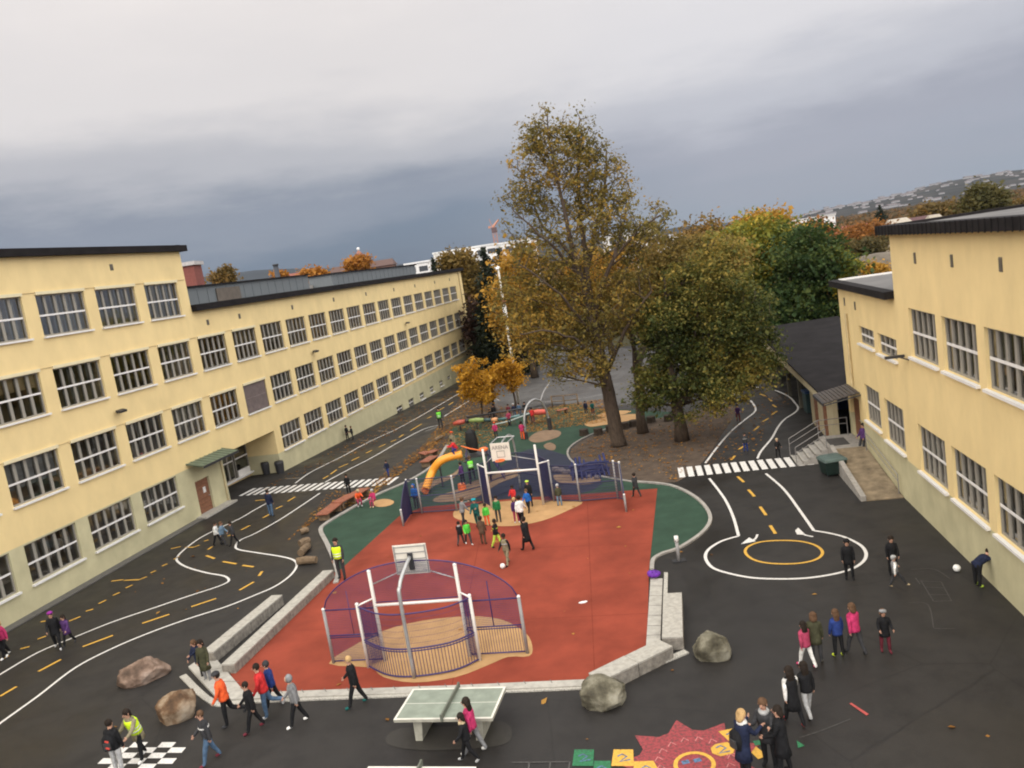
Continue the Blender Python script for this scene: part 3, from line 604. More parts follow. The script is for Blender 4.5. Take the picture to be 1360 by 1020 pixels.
m_ = MB(); m_.bb(-18.6, -17.2, -1.5, -.6, .781, .80); m_.build('door_mat', mat('dark_mat', (.06, .055, .05), .95), RT)
for k in range(5):
    m_ = MB(); m_.use(conc).bb(-18.9, -17.0, -1.702 - .3 * (k + 1), -1.702 - .3 * k, -.05, .66 - .155 * k); m_.use(granite).bb(-18.9, -17.0, -1.74 - .3 * (k + 1), -1.66 - .3 * (k + 1), .662 - .155 * k, .69 - .155 * k); m_.build('step', None, RT)
def rail(pts, name='handrail', r=.022, parent=RT, posts=True, lower=True, m=mat('rail_grey', (.20, .19, .18), .6)):
    m_ = MB(); m_.tube(pts, r, 6)
    if lower: m_.tube([Vector(p) - Vector((0, 0, .3)) for p in pts], r * .8, 6)
    if posts:
        for p, zb in zip(pts, posts if hasattr(posts, '__len__') else [p[2] - .95 for p in pts]): m_.tube([(p[0], p[1], zb), p], r, 6)
    return m_.build(name, m, parent)
rail([(-18.9, -3.25, .95), (-18.9, -1.75, 1.75), (-18.9, -.3, 1.75)], posts=[0, .78, .78]); rail([(-17.0, -3.25, .95), (-17.0, -1.75, 1.75)], posts=[0, .78], lower=True)
rail([(-16.5, -1.6, 1.75), (-10.9, -1.6, 1.0)], lower=False, posts=[.9, .1]) if 0 else None
rail([(-16.0, -.12, 1.6), (-11.0, -.12, .95)], lower=True, posts=[.7, .1])
# annex with open front
AX = thing('covered_annex', 'low annex with a dark sloping roof and an open dark front, behind the right-hand building', 'building', (*RBw(-19.6, 0, 0)[:2], 0), -math.pi / 2 - AR)
ya = -.8
m_ = MB(); m_.use(mat('annex_beige', (.46, .40, .26), .85, .2, (1, .1)))
m_.bb(-6.3, -.01, ya, ya + .25, -.6, 2.75); m_.bb(-24.4, -23.9, ya, ya + .4, -1, 3.2); m_.bb(-24.4, -.01, 5, 5.2, -1, 3.0); m_.build('wall', None, AX)
m_ = MB(); m_.use(mat('annex_beige', (.46, .40, .26)))
n = len(m_.v); m_.v += [(-26.5, ya - .5, 2.85), (-.02, ya - .5, 2.5), (-.02, ya - .5, 2.95), (-26.5, ya - .5, 3.55), (-26.5, ya - .38, 2.85), (-.02, ya - .38, 2.5), (-.02, ya - .38, 2.95), (-26.5, ya - .38, 3.55)]
for q in ((0, 1, 2, 3), (7, 6, 5, 4), (0, 4, 5, 1), (1, 5, 6, 2), (2, 6, 7, 3), (3, 7, 4, 0)): m_.f.append(tuple(n + i for i in q)); m_.mi.append(0)
m_.build('fascia', None, AX)
m_ = MB(); n = 0; m_.v += [(-26.6, ya - .6, 3.56), (-.02, ya - .6, 2.96), (-.02, 5.4, 3.1), (-26.6, 5.4, 3.7), (-26.6, ya - .6, 3.66), (-.02, ya - .6, 3.06), (-.02, 5.4, 3.2), (-26.6, 5.4, 3.8)]
for q in ((3, 2, 1, 0), (4, 5, 6, 7), (0, 1, 5, 4), (1, 2, 6, 5), (2, 3, 7, 6), (3, 0, 4, 7)): m_.f.append(q); m_.mi.append(0)
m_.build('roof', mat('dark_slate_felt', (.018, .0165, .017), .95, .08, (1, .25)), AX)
for x in (-19.5, -15, -10.6):
    m_ = MB(); m_.bb(x - .12, x + .12, ya + .02, ya + .26, -1, 3.1); m_.build('post', mat('post_olive', (.12, .11, .08), .8), AX)
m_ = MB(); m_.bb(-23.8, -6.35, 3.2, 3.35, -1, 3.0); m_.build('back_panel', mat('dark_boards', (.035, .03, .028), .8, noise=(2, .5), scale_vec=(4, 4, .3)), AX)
for x in (-2.1, -4.6):
    m_ = MB(); m_.bb(x - .45, x + .45, ya - .03, ya - .003, -.15, 1.95); m_.build('door', wood_m, AX)
m_ = MB(); m_.bb(-24, -.3, ya - 1.3, ya - .52, -.9, -.02); 
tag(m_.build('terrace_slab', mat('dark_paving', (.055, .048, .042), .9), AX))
# ------------------------------------------------------------ stone edges of the court
def wallseat(label, pts, w, h, name='stone_bench'):
    """row of granite blocks along top-centre pixels"""
    P = [g(*p, h) for p in pts]; root = thing(name, label, 'bench', (P[0].x, P[0].y, gz(P[0].y))); o0 = Vector(root.location)
    rr = random.Random(len(label))
    for a, b in zip(P, P[1:]):
        L_ = (b - a).length; n = max(1, round(L_ / 1.25)); t = (b - a).normalized(); ang = math.atan2(t.y, t.x)
        for k in range(n):
            c = a.lerp(b, (k + .5) / n); m_ = MB(); hh = h + rr.uniform(-.006, .006)
            m_.use(granite).box((c.x - o0.x, c.y - o0.y, hh - .03), (L_ / n - .018, w, .06), rz=ang)
            m_.use(granite_d).box((c.x - o0.x, c.y - o0.y, (hh - .061) / 2 - .02), (L_ / n - .022, w - .01, hh - .02), rz=ang)
            m_.build('block', None, root, bevel=.008)
    return root
wallseat('long pale granite bench wall nearest the yellow left building', [(368, 790), (275, 866)], .5, .42)
wallseat('long granite bench wall along the left edge of the red court', [(436, 757), (302, 882)], .5, .36)
wallseat('angled granite bench wall at the bottom right corner of the red court', [(790, 899), (884, 853)], .62, .42)
wallseat('granite bench wall on the right of the court, between purple bag and corner', [(893, 846), (893, 787)], .62, .42)
def slab(name, pts, h, m, lab=None):
    P = [g(*p, h) for p in pts]; m_ = MB(); m_.prism([(p.x, p.y) for p in P], -.05, h, gf=gz); return tag(m_.build(name, m), kind='structure')
pav = mat('light_granite_paving', (.38, .36, .315), .8, .3, (5, .18), bump=(20, .4)); cob = mat('cobbles', (.40, .38, .33), .85, .3, (26, .6), bump=(16, 1.0))
EDG = [(290, 929), (430, 924), (600, 918), (783, 910), (778, 902), (600, 910), (430, 916), (326, 920), (302, 892), (279, 866), (250, 885)]
slab('paved_edge', EDG, .08, pav)
line('paving_joints', [[(a + 1, b + 1.5), (a + 4, b + 6)] for a, b in [(345, 919), (372, 918), (400, 917), (430, 916), (460, 915), (492, 914), (522, 913), (555, 911.5), (590, 910), (625, 909), (660, 907.5), (695, 906), (730, 904.5)]] + [[(262, 876), (305, 925)], [(278, 893), (300, 889)], [(290, 908), (318, 908)]], .025, mat('joint', (.12, .11, .1)), lev=.084, sm=1)
kerb([(243, 898), (284, 934), (330, 932), (430, 927.5), (520, 924), (560, 922), (640, 919), (780, 913)], .22, .04, cob, 'cobble_edge')
kerb([(814, 902), (860, 887), (912, 866)], .24, .04, cob, 'cobble_edge')
slab('paved_strip', [(864, 768), (880, 768), (877, 850), (858, 857)], .05, pav)
line('paving_joints', [[(863, 780), (880, 780)], [(862, 793), (880, 793)], [(861, 806), (879, 806)], [(860, 819), (879, 819)], [(859, 833), (878, 833)], [(859, 846), (878, 845)]], .03, MATS['joint'], lev=.054, sm=1)
slab('cobble_strip', [(882, 760), (887, 760), (885, 846), (879, 849)], .07, cob)

# ------------------------------------------------------------ boulders
stone_m = [mat('pinkish_boulder', (.27, .19, .145), .85, .3, (1.3, .4), bump=(9, 1.0), ramp=[(.34, (.05, .035, .025)), (.46, (.13, .085, .06)), (.55, (.25, .175, .13)), (.7, (.34, .27, .22))]),
           mat('brown_boulder', (.25, .19, .13), .85, .3, (1.1, .4), bump=(9, 1.0), ramp=[(.36, (.045, .026, .014)), (.47, (.13, .075, .04)), (.55, (.27, .20, .13)), (.7, (.36, .31, .24))]),
           mat('grey_boulder', (.22, .20, .15), .85, .3, (1.3, .4), bump=(9, 1.0), ramp=[(.34, (.035, .03, .02)), (.46, (.10, .09, .06)), (.56, (.20, .185, .135)), (.72, (.29, .275, .22))])]
def boulder(label, px, w, h, m, seed, rz=0, sq=1.0):
    b = g(*px); d = (b - Vector((0, 0, CAMH))).length / FPX; W_, H_ = w * d / 2, h * d * .78
    bm = bmesh.new(); bmesh.ops.create_icosphere(bm, subdivisions=5, radius=1); off = Vector((seed * 7.3, seed * 3.1, 0))
    pl = []; rr = random.Random(seed)
    for _ in range(20):
        v = Vector((rr.uniform(-1, 1), rr.uniform(-1, 1), rr.uniform(-.5, 1))).normalized(); pl.append((v, rr.uniform(.62, .90)))
    for v in bm.verts:
        n = v.co.normalized(); k = 1.0
        for q, dd in pl:
            c = n.dot(q)
            if c > .01: k = min(k, dd / c)
        k = k + .05 * mnoise.noise(n * 1.8 + off) + .05 * (abs(mnoise.noise(n * 4 + off)) - .2) + .022 * mnoise.noise(n * 9 + off) + .012 * mnoise.noise(n * 22 + off)
        p = n * k; v.co = Vector((p.x * W_, p.y * W_ * sq, p.z * H_ / 2 * 1.1 + H_ * .29))
    for f in bm.faces: f.smooth = True
    me = bpy.data.meshes.new('boulder'); bm.to_mesh(me); bm.free(); me.materials.append(m); o = bpy.data.objects.new('boulder', me); C.objects.link(o)
    o.location = b; o.rotation_euler = (0, 0, rz); tag(o, label, 'boulder', 'boulders around the red court')
boulder('pinkish boulder lying furthest left, near the white lane lines', (193, 902), 62, 42, stone_m[0], 3, .2, .7)
boulder('brown and cream boulder beside the painted chessboard', (238, 950), 56, 52, stone_m[1], 8, .4, .85)
boulder('grey boulder at the lower right court corner, behind the table tennis table', (804, 931), 72, 52, stone_m[2], 5, .1, .8)
boulder('rounded grey boulder standing alone right of the granite bench corner', (945, 872), 54, 54, stone_m[2], 11, .6, .95)

# ------------------------------------------------------------ table tennis
tt_top = mat('grey_green_table_top', (.22, .25, .20), .55, .4, (2.5, .18)); tt_c = mat('table_concrete', (.33, .32, .26), .85, .3, (4, .2)); tt_w = mat('table_white_edge', (.62, .60, .52), .6)
c4 = [g(523.7, 955, .76), g(657.5, 953, .76), g(670, 913, .76), g(546, 916, .76)]
cT = sum(c4, Vector()) / 4; ang = math.atan2((c4[1] - c4[0]).y, (c4[1] - c4[0]).x)
TT = thing('table_tennis_table', 'concrete table tennis table with grey-green top beside the bottom edge of the red court', 'table', (cT.x, cT.y, 0), ang, 'outdoor table tennis tables')
m_ = MB(); m_.use(tt_c).bb(-1.37, 1.37, -.7625, .7625, .68, .755); m_.use(tt_top).bb(-1.31, 1.31, -.70, .70, .7551, .764)
m_.use(tt_w)
for a in ((-1.37, 1.37, -.7625, -.70), (-1.37, 1.37, .70, .7625), (-1.37, -1.31, -.70, .70), (1.31, 1.37, -.70, .70)): m_.bb(*a, .755, .765)
m_.bb(-1.31, 1.31, -.008, .008, .7645, .7655); m_.build('tabletop', None, TT)
net = mat('grey_steel_net', (.13, .14, .11), .6, .4)
m_ = MB(); m_.use(net).bb(-.02, .02, -.80, .80, .766, .90); m_.bb(-.03, .03, -.82, -.78, .72, .91); m_.bb(-.03, .03, .78, .82, .72, .91); m_.build('net', None, TT)
for x in (-.85, .85):
    m_ = MB(); m_.rings([[(x - .10, -.55, 0), (x + .10, -.55, 0), (x + .10, .55, 0), (x - .10, .55, 0)], [(x - .14, -.42, .68), (x + .14, -.42, .68), (x + .14, .42, .68), (x - .14, .42, .68)]]); m_.build('leg', tt_c, TT, bevel=.01)
T2 = copy_tree(TT); T2['label'] = 'second concrete table tennis table, only its far white edge in view at the bottom'
f0, f1 = g(490, 1018, .76), g(632, 1018.5, .76); a2 = math.atan2((f1 - f0).y, (f1 - f0).x); c2 = (f0 + f1) / 2; T2.location = (c2.x + math.sin(a2) * .7625, c2.y - math.cos(a2) * .7625, 0); T2.rotation_euler = (0, 0, a2)
sheet('wet_patch', [(512, 985), (530, 968), (600, 965), (665, 958), (680, 975), (665, 990), (600, 996), (540, 995)], asphalt('worn_asphalt', (.034, .031, .026), (.040, .037, .031)), .006, sm=4)

# ------------------------------------------------------------ ball court goals
navy_s = mat('navy_steel', (.022, .022, .065), .5, .5, (4, .1)); purple = mat('purple_steel', (.033, .02, .105), .5, .5, (4, .1)); post_m = mat('cream_steel_post', (.62, .58, .52), .5, .4, (3, .08)); gpost = mat('grey_steel_post', (.27, .26, .25), .6, .4, (3, .12))
board_w = mat('backboard_white', (.66, .62, .53), .6, .4, (3, .06)); orange_m = mat('orange_steel', (.75, .16, .03), .5)
def panel(root, P, z0f, z1f, sp=.045, wr=.009, hs=.06, name='mesh_panel', m=purple):
    """wire panel following plan points P; z1f(t) gives the top"""
    L_ = [0]
    for a, b in zip(P, P[1:]): L_.append(L_[-1] + (b - a).length)
    T = L_[-1]
    def pt(s):
        for i in range(len(P) - 1):
            if s <= L_[i + 1] + 1e-9: return P[i].lerp(P[i + 1], (s - L_[i]) / max(1e-9, L_[i + 1] - L_[i]))
        return P[-1]
    m_ = MB(); n = max(2, int(T / sp))
    for k in range(n + 1):
        p = pt(T * k / n); z0, z1 = z0f, z1f(k / n); 
        if z1 - z0 > .03: m_.tube([(p.x, p.y, z0), (p.x, p.y, z1)], wr / 2 * 1.1, 4, cap=False)
    if hs:
        z = z0f + hs
        while z < max(z1f(t) for t in np.linspace(0, 1, 9)):
            run = []
            for k in range(n + 1):
                if z1f(k / n) > z: p = pt(T * k / n); run.append((p.x, p.y, z))
                else:
                    if len(run) > 1: m_.tube(run[::max(1, len(run) // 12)] + [run[-1]], wr / 2, 4, cap=False)
                    run = []
            if len(run) > 1: m_.tube(run[::max(1, len(run) // 12)] + [run[-1]], wr / 2, 4, cap=False)
            z += hs
    return m_.build(name, m, root)
def bar(root, pts, r, m, name, n=8, cap=True): m_ = MB(); m_.tube(pts, r, n, cap=cap); return m_.build(name, m, root, smooth=True)
def upto(p, z): return [(p.x, p.y, p.z - .05), (p.x, p.y, z)]
def V0(p, o): return Vector((p.x - o.x, p.y - o.y, 0))
# near goal
o0 = g(570, 876); NG = thing('ball_court_goal', 'near purple mesh goal with round arch screen and basketball backboard seen from behind', 'goal', o0)
oL, tL, tR, oR, bL, bR, hb = [V0(g(*p), o0) for p in ((443.5, 881), (512, 878), (624.7, 872), (700.7, 868), (490, 887), (638, 877.6), (550.6, 901))]
for p, z, r, m in ((oL, 1.92, .055, gpost), (oR, 1.92, .055, gpost), (tL, 3.12, .06, post_m), (tR, 3.12, .06, post_m), (bL, 2.2, .055, post_m), (bR, 2.2, .055, post_m)):
    q = bar(NG, upto(p, z), r, m, 'post', 10); m_ = MB(); m_.ell((p.x, p.y, z), (r * 1.15, r * 1.15, .05), 10, 4); m_.build('cap', white_m, q)
zc = height(o0 + tL, 804)
bar(NG, [(tL.x, tL.y, zc), (tR.x, tR.y, zc)], .05, white_m, 'crossbar')
Tt = (oR - oL).length; zpk = height(o0 + (tL + tR) / 2, 745)
def arch(t): return 1.86 + (zpk - 1.86) * max(0, 1 - abs(2 * t - 1) ** 2.1) ** .62
def top_at(s0, s1): return lambda t: arch(s0 + (s1 - s0) * t)
sl_, sr_ = (tL - oL).length / Tt, (tR - oL).length / Tt
bar(NG, [tuple(oL.lerp(oR, t) + Vector((0, 0, arch(t)))) for t in np.linspace(0, 1, 41)], .022, purple, 'arch_rail', 6)
panel(NG, [oL, tL], .1, top_at(0, sl_)); panel(NG, [tR, oR], 1.0, top_at(sr_, 1)); panel(NG, [tR, oR], .1, lambda t: .95, .085, .014, 0, 'bar_panel')
panel(NG, [tL, tR], zc + .12, lambda t: arch(sl_ + (sr_ - sl_) * t))
for a, b in ((oL, tL), (tR, oR)):
    bar(NG, [a + Vector((0, 0, .08)), b + Vector((0, 0, .08))], .022, purple, 'bottom_rail', 6); bar(NG, [a + Vector((0, 0, .98)), b + Vector((0, 0, .98))], .024, purple, 'middle_rail', 6); bar(NG, [a + Vector((0, 0, .90)), b + Vector((0, 0, .90))], .018, purple, 'middle_rail', 6)
    bar(NG, [a + Vector((0, 0, 1.87)), b + Vector((0, 0, 1.87))], .02, purple, 'top_rail', 6)
    q = a.lerp(b, .5); bar(NG, [q + Vector((0, 0, .98)), q + Vector((0, 0, 2.5))], .014, purple, 'stay', 6)
bar(NG, [tL + Vector((0, 0, zc + .1)), tR + Vector((0, 0, zc + .1))], .018, purple, 'top_rail', 6)
cur = smooth([bL, bL.lerp(hb, .45) + Vector((.02, -.28, 0)), hb, bR.lerp(hb, .45) + Vector((.12, -.26, 0)), bR], 6)
for z, r in ((2.12, .024), (.98, .026), (.90, .02), (.07, .026)): bar(NG, [tuple(p + Vector((0, 0, z))) for p in cur], r, purple, 'curved_rail', 6)
panel(NG, cur, .07, lambda t: .95, .10, .018, 0, 'bar_panel'); panel(NG, cur, .95, lambda t: 2.12, .05, .008, .2)
for a, b in ((bL, tL), (bR, tR)):
    panel(NG, [a, b], .07, lambda t: 2.12, .05, .014, .09); bar(NG, [a + Vector((0, 0, 2.14)), b + Vector((0, 0, 2.2))], .03, white_m, 'side_bar', 6)
    bar(NG, [a + Vector((0, 0, .95)), b + Vector((0, 0, .95))], .022, purple, 'middle_rail', 6)
zb_ = 3.35; mid = (tL + tR) / 2 + Vector((.05, .02, 0)); yd = (mid - hb).normalized()
bar(NG, smooth([tuple(hb), tuple(hb + Vector((0, 0, 2.6))), tuple(hb + Vector((0, 0, 2.95)) + yd * .12), tuple(hb + Vector((0, 0, 3.2)) + yd * .42), tuple(mid + Vector((0, 0, 3.5)) - yd * .1)], 5), .062, galv, 'hoop_pole', 10)
def backboard(root, c, wx, hz, ux_, front, name='backboard'):
    a = math.atan2(ux_.y, ux_.x); n = Vector((-ux_.y, ux_.x, 0)).normalized()      # n = away from the camera
    m_ = MB(); m_.use(board_w).box(c, (wx, .03, hz), rz=a); b = m_.build(name, None, root, bevel=.004)
    s = -1 if front else -1
    m_ = MB(); m_.use(gpost)
    if not front:
        for dz in (-.42, -.2, .02, .24, .44): m_.box(c - n * .03 + Vector((0, 0, dz * hz)), (wx * .92, .025, .022), rz=a)
        for dx in (-.46, .46): m_.box(c - n * .03 + ux_ * dx * wx, (.03, .03, hz * .95), rz=a)
        m_.use(dark_m).box(c - n * .06 + Vector((.0, 0, -.05)), (.16, .06, .55), rz=a)
        m_.build('board_frame', None, b)
    return a, n, b
bc = mid + Vector((0, 0, 3.40)); uxx = (tR - tL).normalized()
a_, n_, bd = backboard(NG, bc, 1.12, .98, uxx, False)
for s, p in ((-1, tL), (1, tR)): bar(NG, [tuple(bc + uxx * s * .35 + Vector((0, 0, -.35))), tuple(p + Vector((0, 0, 2.65)))], .022, galv, 'brace', 6)
ring = [bc + n_ * (.35 + .22 * math.sin(a)) + uxx * .22 * math.cos(a) + Vector((0, 0, -.40)) for a in np.linspace(0, 2 * math.pi, 17)]
bar(NG, ring, .012, orange_m, 'hoop_ring', 6)
# far goal
o1 = g(688, 673); FG = thing('ball_court_goal', 'far navy_s mesh goal with side fences and a basketball hoop facing the camera', 'goal', o1)
K = lambda *p: V0(g(*p), o1)
fL, fR, fbL, fbR, mid1, p1, p2, cR, rR, q1, q2, cL, rL_ = K(653.5, 675), K(722, 670.6), K(643, 669), K(736, 666), K(692, 651), K(771, 667), K(821, 663), K(829, 665), K(832, 680), K(607, 679), K(561, 682), K(547, 683), K(536, 699)
for p, z, r, m in ((fL, 3.1, .06, post_m), (fR, 3.1, .06, post_m), (fbL, 2.15, .055, gpost), (fbR, 2.15, .055, gpost), (p1, 1.95, .05, gpost), (p2, 1.95, .05, gpost), (cR, 1.95, .05, gpost), (rR, .85, .05, gpost), (q1, 1.9, .05, gpost), (q2, 1.9, .05, gpost), (cL, 1.9, .045, navy_s), (rL_, .87, .05, gpost)):
    q = bar(FG, upto(p, z), r, m, 'post', 8); m_ = MB(); m_.ell((p.x, p.y, z), (r * 1.15, r * 1.15, .04), 8, 4); m_.build('cap', white_m, q)
zc1 = height(o1 + fL, 628.5); bar(FG, [(fL.x, fL.y, zc1), (fR.x, fR.y, zc1)], .055, white_m, 'crossbar')
for path in ([cL, q2, q1, fbL], [fbR, p1, p2, cR]):
    for z, r in ((.08, .03), (.95, .028), (1.87, .028)): bar(FG, [tuple(p + Vector((0, 0, z))) for p in path], r, navy_s, 'rail', 6)
    panel(FG, path, .08, lambda t: 1.87, .075, .020, .15, m=navy_s)
cur1 = smooth([fbL, fbL.lerp(mid1, .5) + Vector((-.1, .35, 0)), mid1, fbR.lerp(mid1, .5) + Vector((.25, .3, 0)), fbR], 5)
for z in (.08, .95, 2.1): bar(FG, [tuple(p + Vector((0, 0, z))) for p in cur1], .026, navy_s, 'curved_rail', 6)
panel(FG, cur1, .08, lambda t: 2.1, .09, .02, .3, m=navy_s)
for a, b in ((fL, fbL), (fR, fbR)): panel(FG, [a, b], .08, lambda t: 2.1, .045, .022, .1, m=navy_s); bar(FG, [a + Vector((0, 0, 2.15)), b + Vector((0, 0, 2.13))], .035, white_m, 'side_bar', 6)
for a, b in ((cL, rL_), (cR, rR)):
    panel(FG, [a, b], .08, lambda t: 1.87 - 1.05 * t ** 1.6, .042, .026, .08, m=navy_s); bar(FG, [tuple(a.lerp(b, t) + Vector((0, 0, 1.87 - 1.05 * t ** 1.6))) for t in np.linspace(0, 1, 9)], .028, navy_s, 'sloping_rail', 6)
bc1 = (fL + fR) / 2 + Vector((-.42, .15, 0)); bc1.z = height(o1 + bc1, 600) if False else 0
hz_ = height(o1 + Vector((bc1.x, bc1.y, 0)), 600); bc1.z = hz_; ux1 = (fR - fL).normalized()
a_, n_, bd = backboard(FG, bc1, 1.02, .92, ux1, True)
m_ = MB(); blk = mat('dark_lettering', (.12, .11, .10), .7)
m_.use(blk)
fr_ = bc1 - n_ * .018
for dz, w_2 in ((.04, .42), (-.28, .42)): m_.box(fr_ + Vector((0, 0, dz)), (w_2, .004, .025), rz=a_)
for dx in (-.2, .2): m_.box(fr_ + ux1 * dx + Vector((0, 0, -.12)), (.02, .004, .32), rz=a_)
m_.build('target_square', None, bd)
tc_ = bpy.data.curves.new('lettering', 'FONT'); tc_.body = 'ARENA'; tc_.size = .27; tc_.align_x = 'CENTER'; tc_.extrude = .002; tc_.offset = .006
to = bpy.data.objects.new('lettering_curve', tc_); C.objects.link(to); dgx = bpy.context.evaluated_depsgraph_get(); me = bpy.data.meshes.new_from_object(to.evaluated_get(dgx)); bpy.data.objects.remove(to)
me.materials.clear(); me.materials.append(mat('grey_lettering', (.25, .23, .2))); lo = bpy.data.objects.new('lettering', me); C.objects.link(lo); lo.parent = bd; lo.matrix_local = Matrix.Translation(fr_ + Vector((0, 0, .14))) @ Matrix.Rotation(a_, 4, 'Z') @ Matrix.Rotation(math.pi / 2, 4, 'X')
bar(FG, [tuple(bc1 - n_ * (.30 + .23 * math.sin(a)) + ux1 * .23 * math.cos(a) + Vector((0, 0, -.38))) for a in np.linspace(0, 2 * math.pi, 17)], .028, orange_m, 'hoop_ring', 6)
m_ = MB(); m_.box(bc1 - n_ * .07 + Vector((0, 0, -.40)), (.26, .12, .08), rz=a_); m_.build('hoop_bracket', orange_m, FG)
for s, p in ((-1, fL), (1, fR)): bar(FG, [tuple(bc1 + ux1 * s * .5 + Vector((0, 0, -.25))), tuple(p + Vector((0, 0, 2.35)))], .02, galv, 'brace', 6)
bar(FG, smooth([tuple(mid1), tuple(mid1 + Vector((0, 0, 2.7))), tuple(mid1.lerp(bc1, .35) * 1.0 + Vector((0, 0, 2.3))), tuple(bc1 + n_ * .05 + Vector((0, 0, .3)))], 4), .05, galv, 'hoop_pole', 8)
m_ = MB(); m_.box(bc1 + Vector((0, 0, .72)) + n_ * .4, (1.0, .7, .03), rz=a_, rx=.15)
m_ = MB()
for dx in (-.45, .45): m_.tube([bc1 + ux1 * dx + Vector((0, 0, .46)), bc1 + ux1 * (dx + .1) + n_ * .9 + Vector((0, 0, .55))], .03, 6)
m_.tube([bc1 + ux1 * -.35 + n_ * .9 + Vector((0, 0, .55)), bc1 + ux1 * .55 + n_ * .9 + Vector((0, 0, .55))], .03, 6); m_.build('board_frame', galv, bd)

# ------------------------------------------------------------ small furniture
b = g(902, 745); o = thing('bollard', 'short grey post with a white reflective cap beside the green surface', 'bollard', b)
bar(o, [(0, 0, 0), (0, 0, .78)], .07, gpost, 'post', 10); bar(o, [(0, 0, .78), (0, 0, 1.0)], .085, white_m, 'reflector', 10); m_ = MB(); m_.box((0, 0, .02), (.5, .3, .04)); m_.build('foot_plate', dark_m, o)
b = g(869, 766, .1); m_ = MB(); r_ = random.Random(2)
m_.ell((0, 0, .13), (.30, .2, .17), 14, 9); m_.ell((-.16, .03, .18), (.15, .14, .14), 10, 6); m_.ell((.17, -.04, .16), (.14, .15, .12), 10, 6)
m_.tube([(-.1, -.12, .22), (-.05, -.16, .42), (.08, -.14, .40), (.1, -.1, .22)], .018, 6)
o = m_.build('bag', mat('purple_bag', (.12, .02, .30), .6, .4, (6, .5), bump=(6, 1)), smooth=True); o.location = b; o.scale = (.8, .8, .8); tag(o, 'purple bag left on the end of the paved strip right of the court', 'bag')
def ball(px, label, r=.11, m=None):
    b = g(*px); m_ = MB(); m_.ell((0, 0, 0), (r, r, r), 16, 10); o = m_.build('ball', m or mat('white_ball', (.75, .74, .70), .4, .5, (14, .35), ramp=[(.3, (.2, .2, .2)), (.42, (.75, .74, .7)), (.9, (.8, .79, .76))]), smooth=True); o.location = (b.x, b.y, gz(b.y) + r); tag(o, label, 'ball')
ball((668, 755), 'white football on the red court in front of the boy'); ball((1271, 759), 'white ball near the right-hand building and the bending person', .12)
b = g(774, 801); m_ = MB(); m_.ell((0, 0, .03), (.16, .07, .035), 9, 5); m_.ell((.1, .02, .03), (.08, .06, .03), 8, 4); o = m_.build('litter', mat('white_litter', (.75, .73, .7), .8)); o.location = b; tag(o, 'crumpled white litter on the red court', 'litter')
# green waste container by the stairs
b = g(1109, 629); DG = thing('waste_container', 'dark green waste container with a grey-green lid beside the entrance ramp', 'container', (b.x - .1, b.y, 0), R(2)); DG.scale = (.85, .85, .85)
m_ = MB(); m_.rings([[(-.5, -.5, .1), (.5, -.5, .1), (.5, .4, .1), (-.5, .4, .1)], [(-.62, -.6, .85), (.62, -.6, .85), (.62, .5, .85), (-.62, .5, .85)]]); m_.build('body', mat('dark_green_plastic', (.010, .022, .018), .5, .4, (3, .2)), DG, bevel=.03)
m_ = MB(); m_.rings([[(-.66, -.64, .86), (.66, -.64, .86), (.66, .54, .86), (-.66, .54, .86)], [(-.62, -.58, .98), (.62, -.58, .98), (.62, .5, 1.0), (-.62, .5, 1.0)], [(-.4, -.3, 1.06), (.4, -.3, 1.06), (.4, .4, 1.08), (-.4, .4, 1.08)]]); m_.build('lid', mat('grey_green_lid', (.075, .11, .10), .4, .6, (2, .3)), DG, bevel=.02)
for x in (-.45, .45):
    for y in (-.4, .3): m_ = MB(); m_.tube([(x - .04, y, .06), (x + .04, y, .06)], .06, 10); m_.build('wheel', dark_m, DG)
b = g(1092, 546); o = thing('recycling_container', 'blue and dark green recycling container under the annex roof edge', 'container', (b.x + .3, b.y + .3, gz(b.y)), R(-8))
m_ = MB(); m_.bb(-1.2, .2, -.5, .5, .0, 1.25); m_.build('body', mat('dark_green_box', (.02, .05, .05), .6), o, bevel=.03); m_ = MB(); m_.bb(-1.25, .25, -.55, .55, 1.251, 1.4); m_.build('lid', mat('blue_lid', (.03, .07, .16), .5), o, bevel=.03)
o = thing('wheelie_bin', 'blue wheelie bin with an orange top beside the recycling container', 'bin', (b.x + 1.15, b.y - .35, 0), R(-8))
m_ = MB(); m_.rings([[(-.28, -.3, .05), (.28, -.3, .05), (.28, .3, .05), (-.28, .3, .05)], [(-.36, -.4, .95), (.36, -.4, .95), (.36, .4, .95), (-.36, .4, .95)]]); m_.build('body', mat('blue_bin', (.03, .06, .17), .5), o, bevel=.02); m_ = MB(); m_.bb(-.38, .38, -.42, .42, .951, 1.03); m_.build('lid', mat('orange_lid', (.35, .13, .05), .6), o, bevel=.02)
for i, (x, lab) in enumerate(((355, 'left one of two black bins in the passage under the left building'), (373, 'right one of two black bins in the passage, nearest the corner'))):
    b = g(x, 629 - i); o = thing('litter_bin', lab, 'bin', b, 0, 'black bins in the passage'); m_ = MB(); m_.tube([(0, 0, 0), (0, 0, .75), (0, 0, .85)], [.27, .34, .30], 12); m_.build('body', dark_m, o); m_ = MB(); m_.tube([(0, 0, .851), (0, 0, .9)], [.33, .25], 12); m_.build('lid', mat('black_lid', (.02, .02, .02), .4), o)
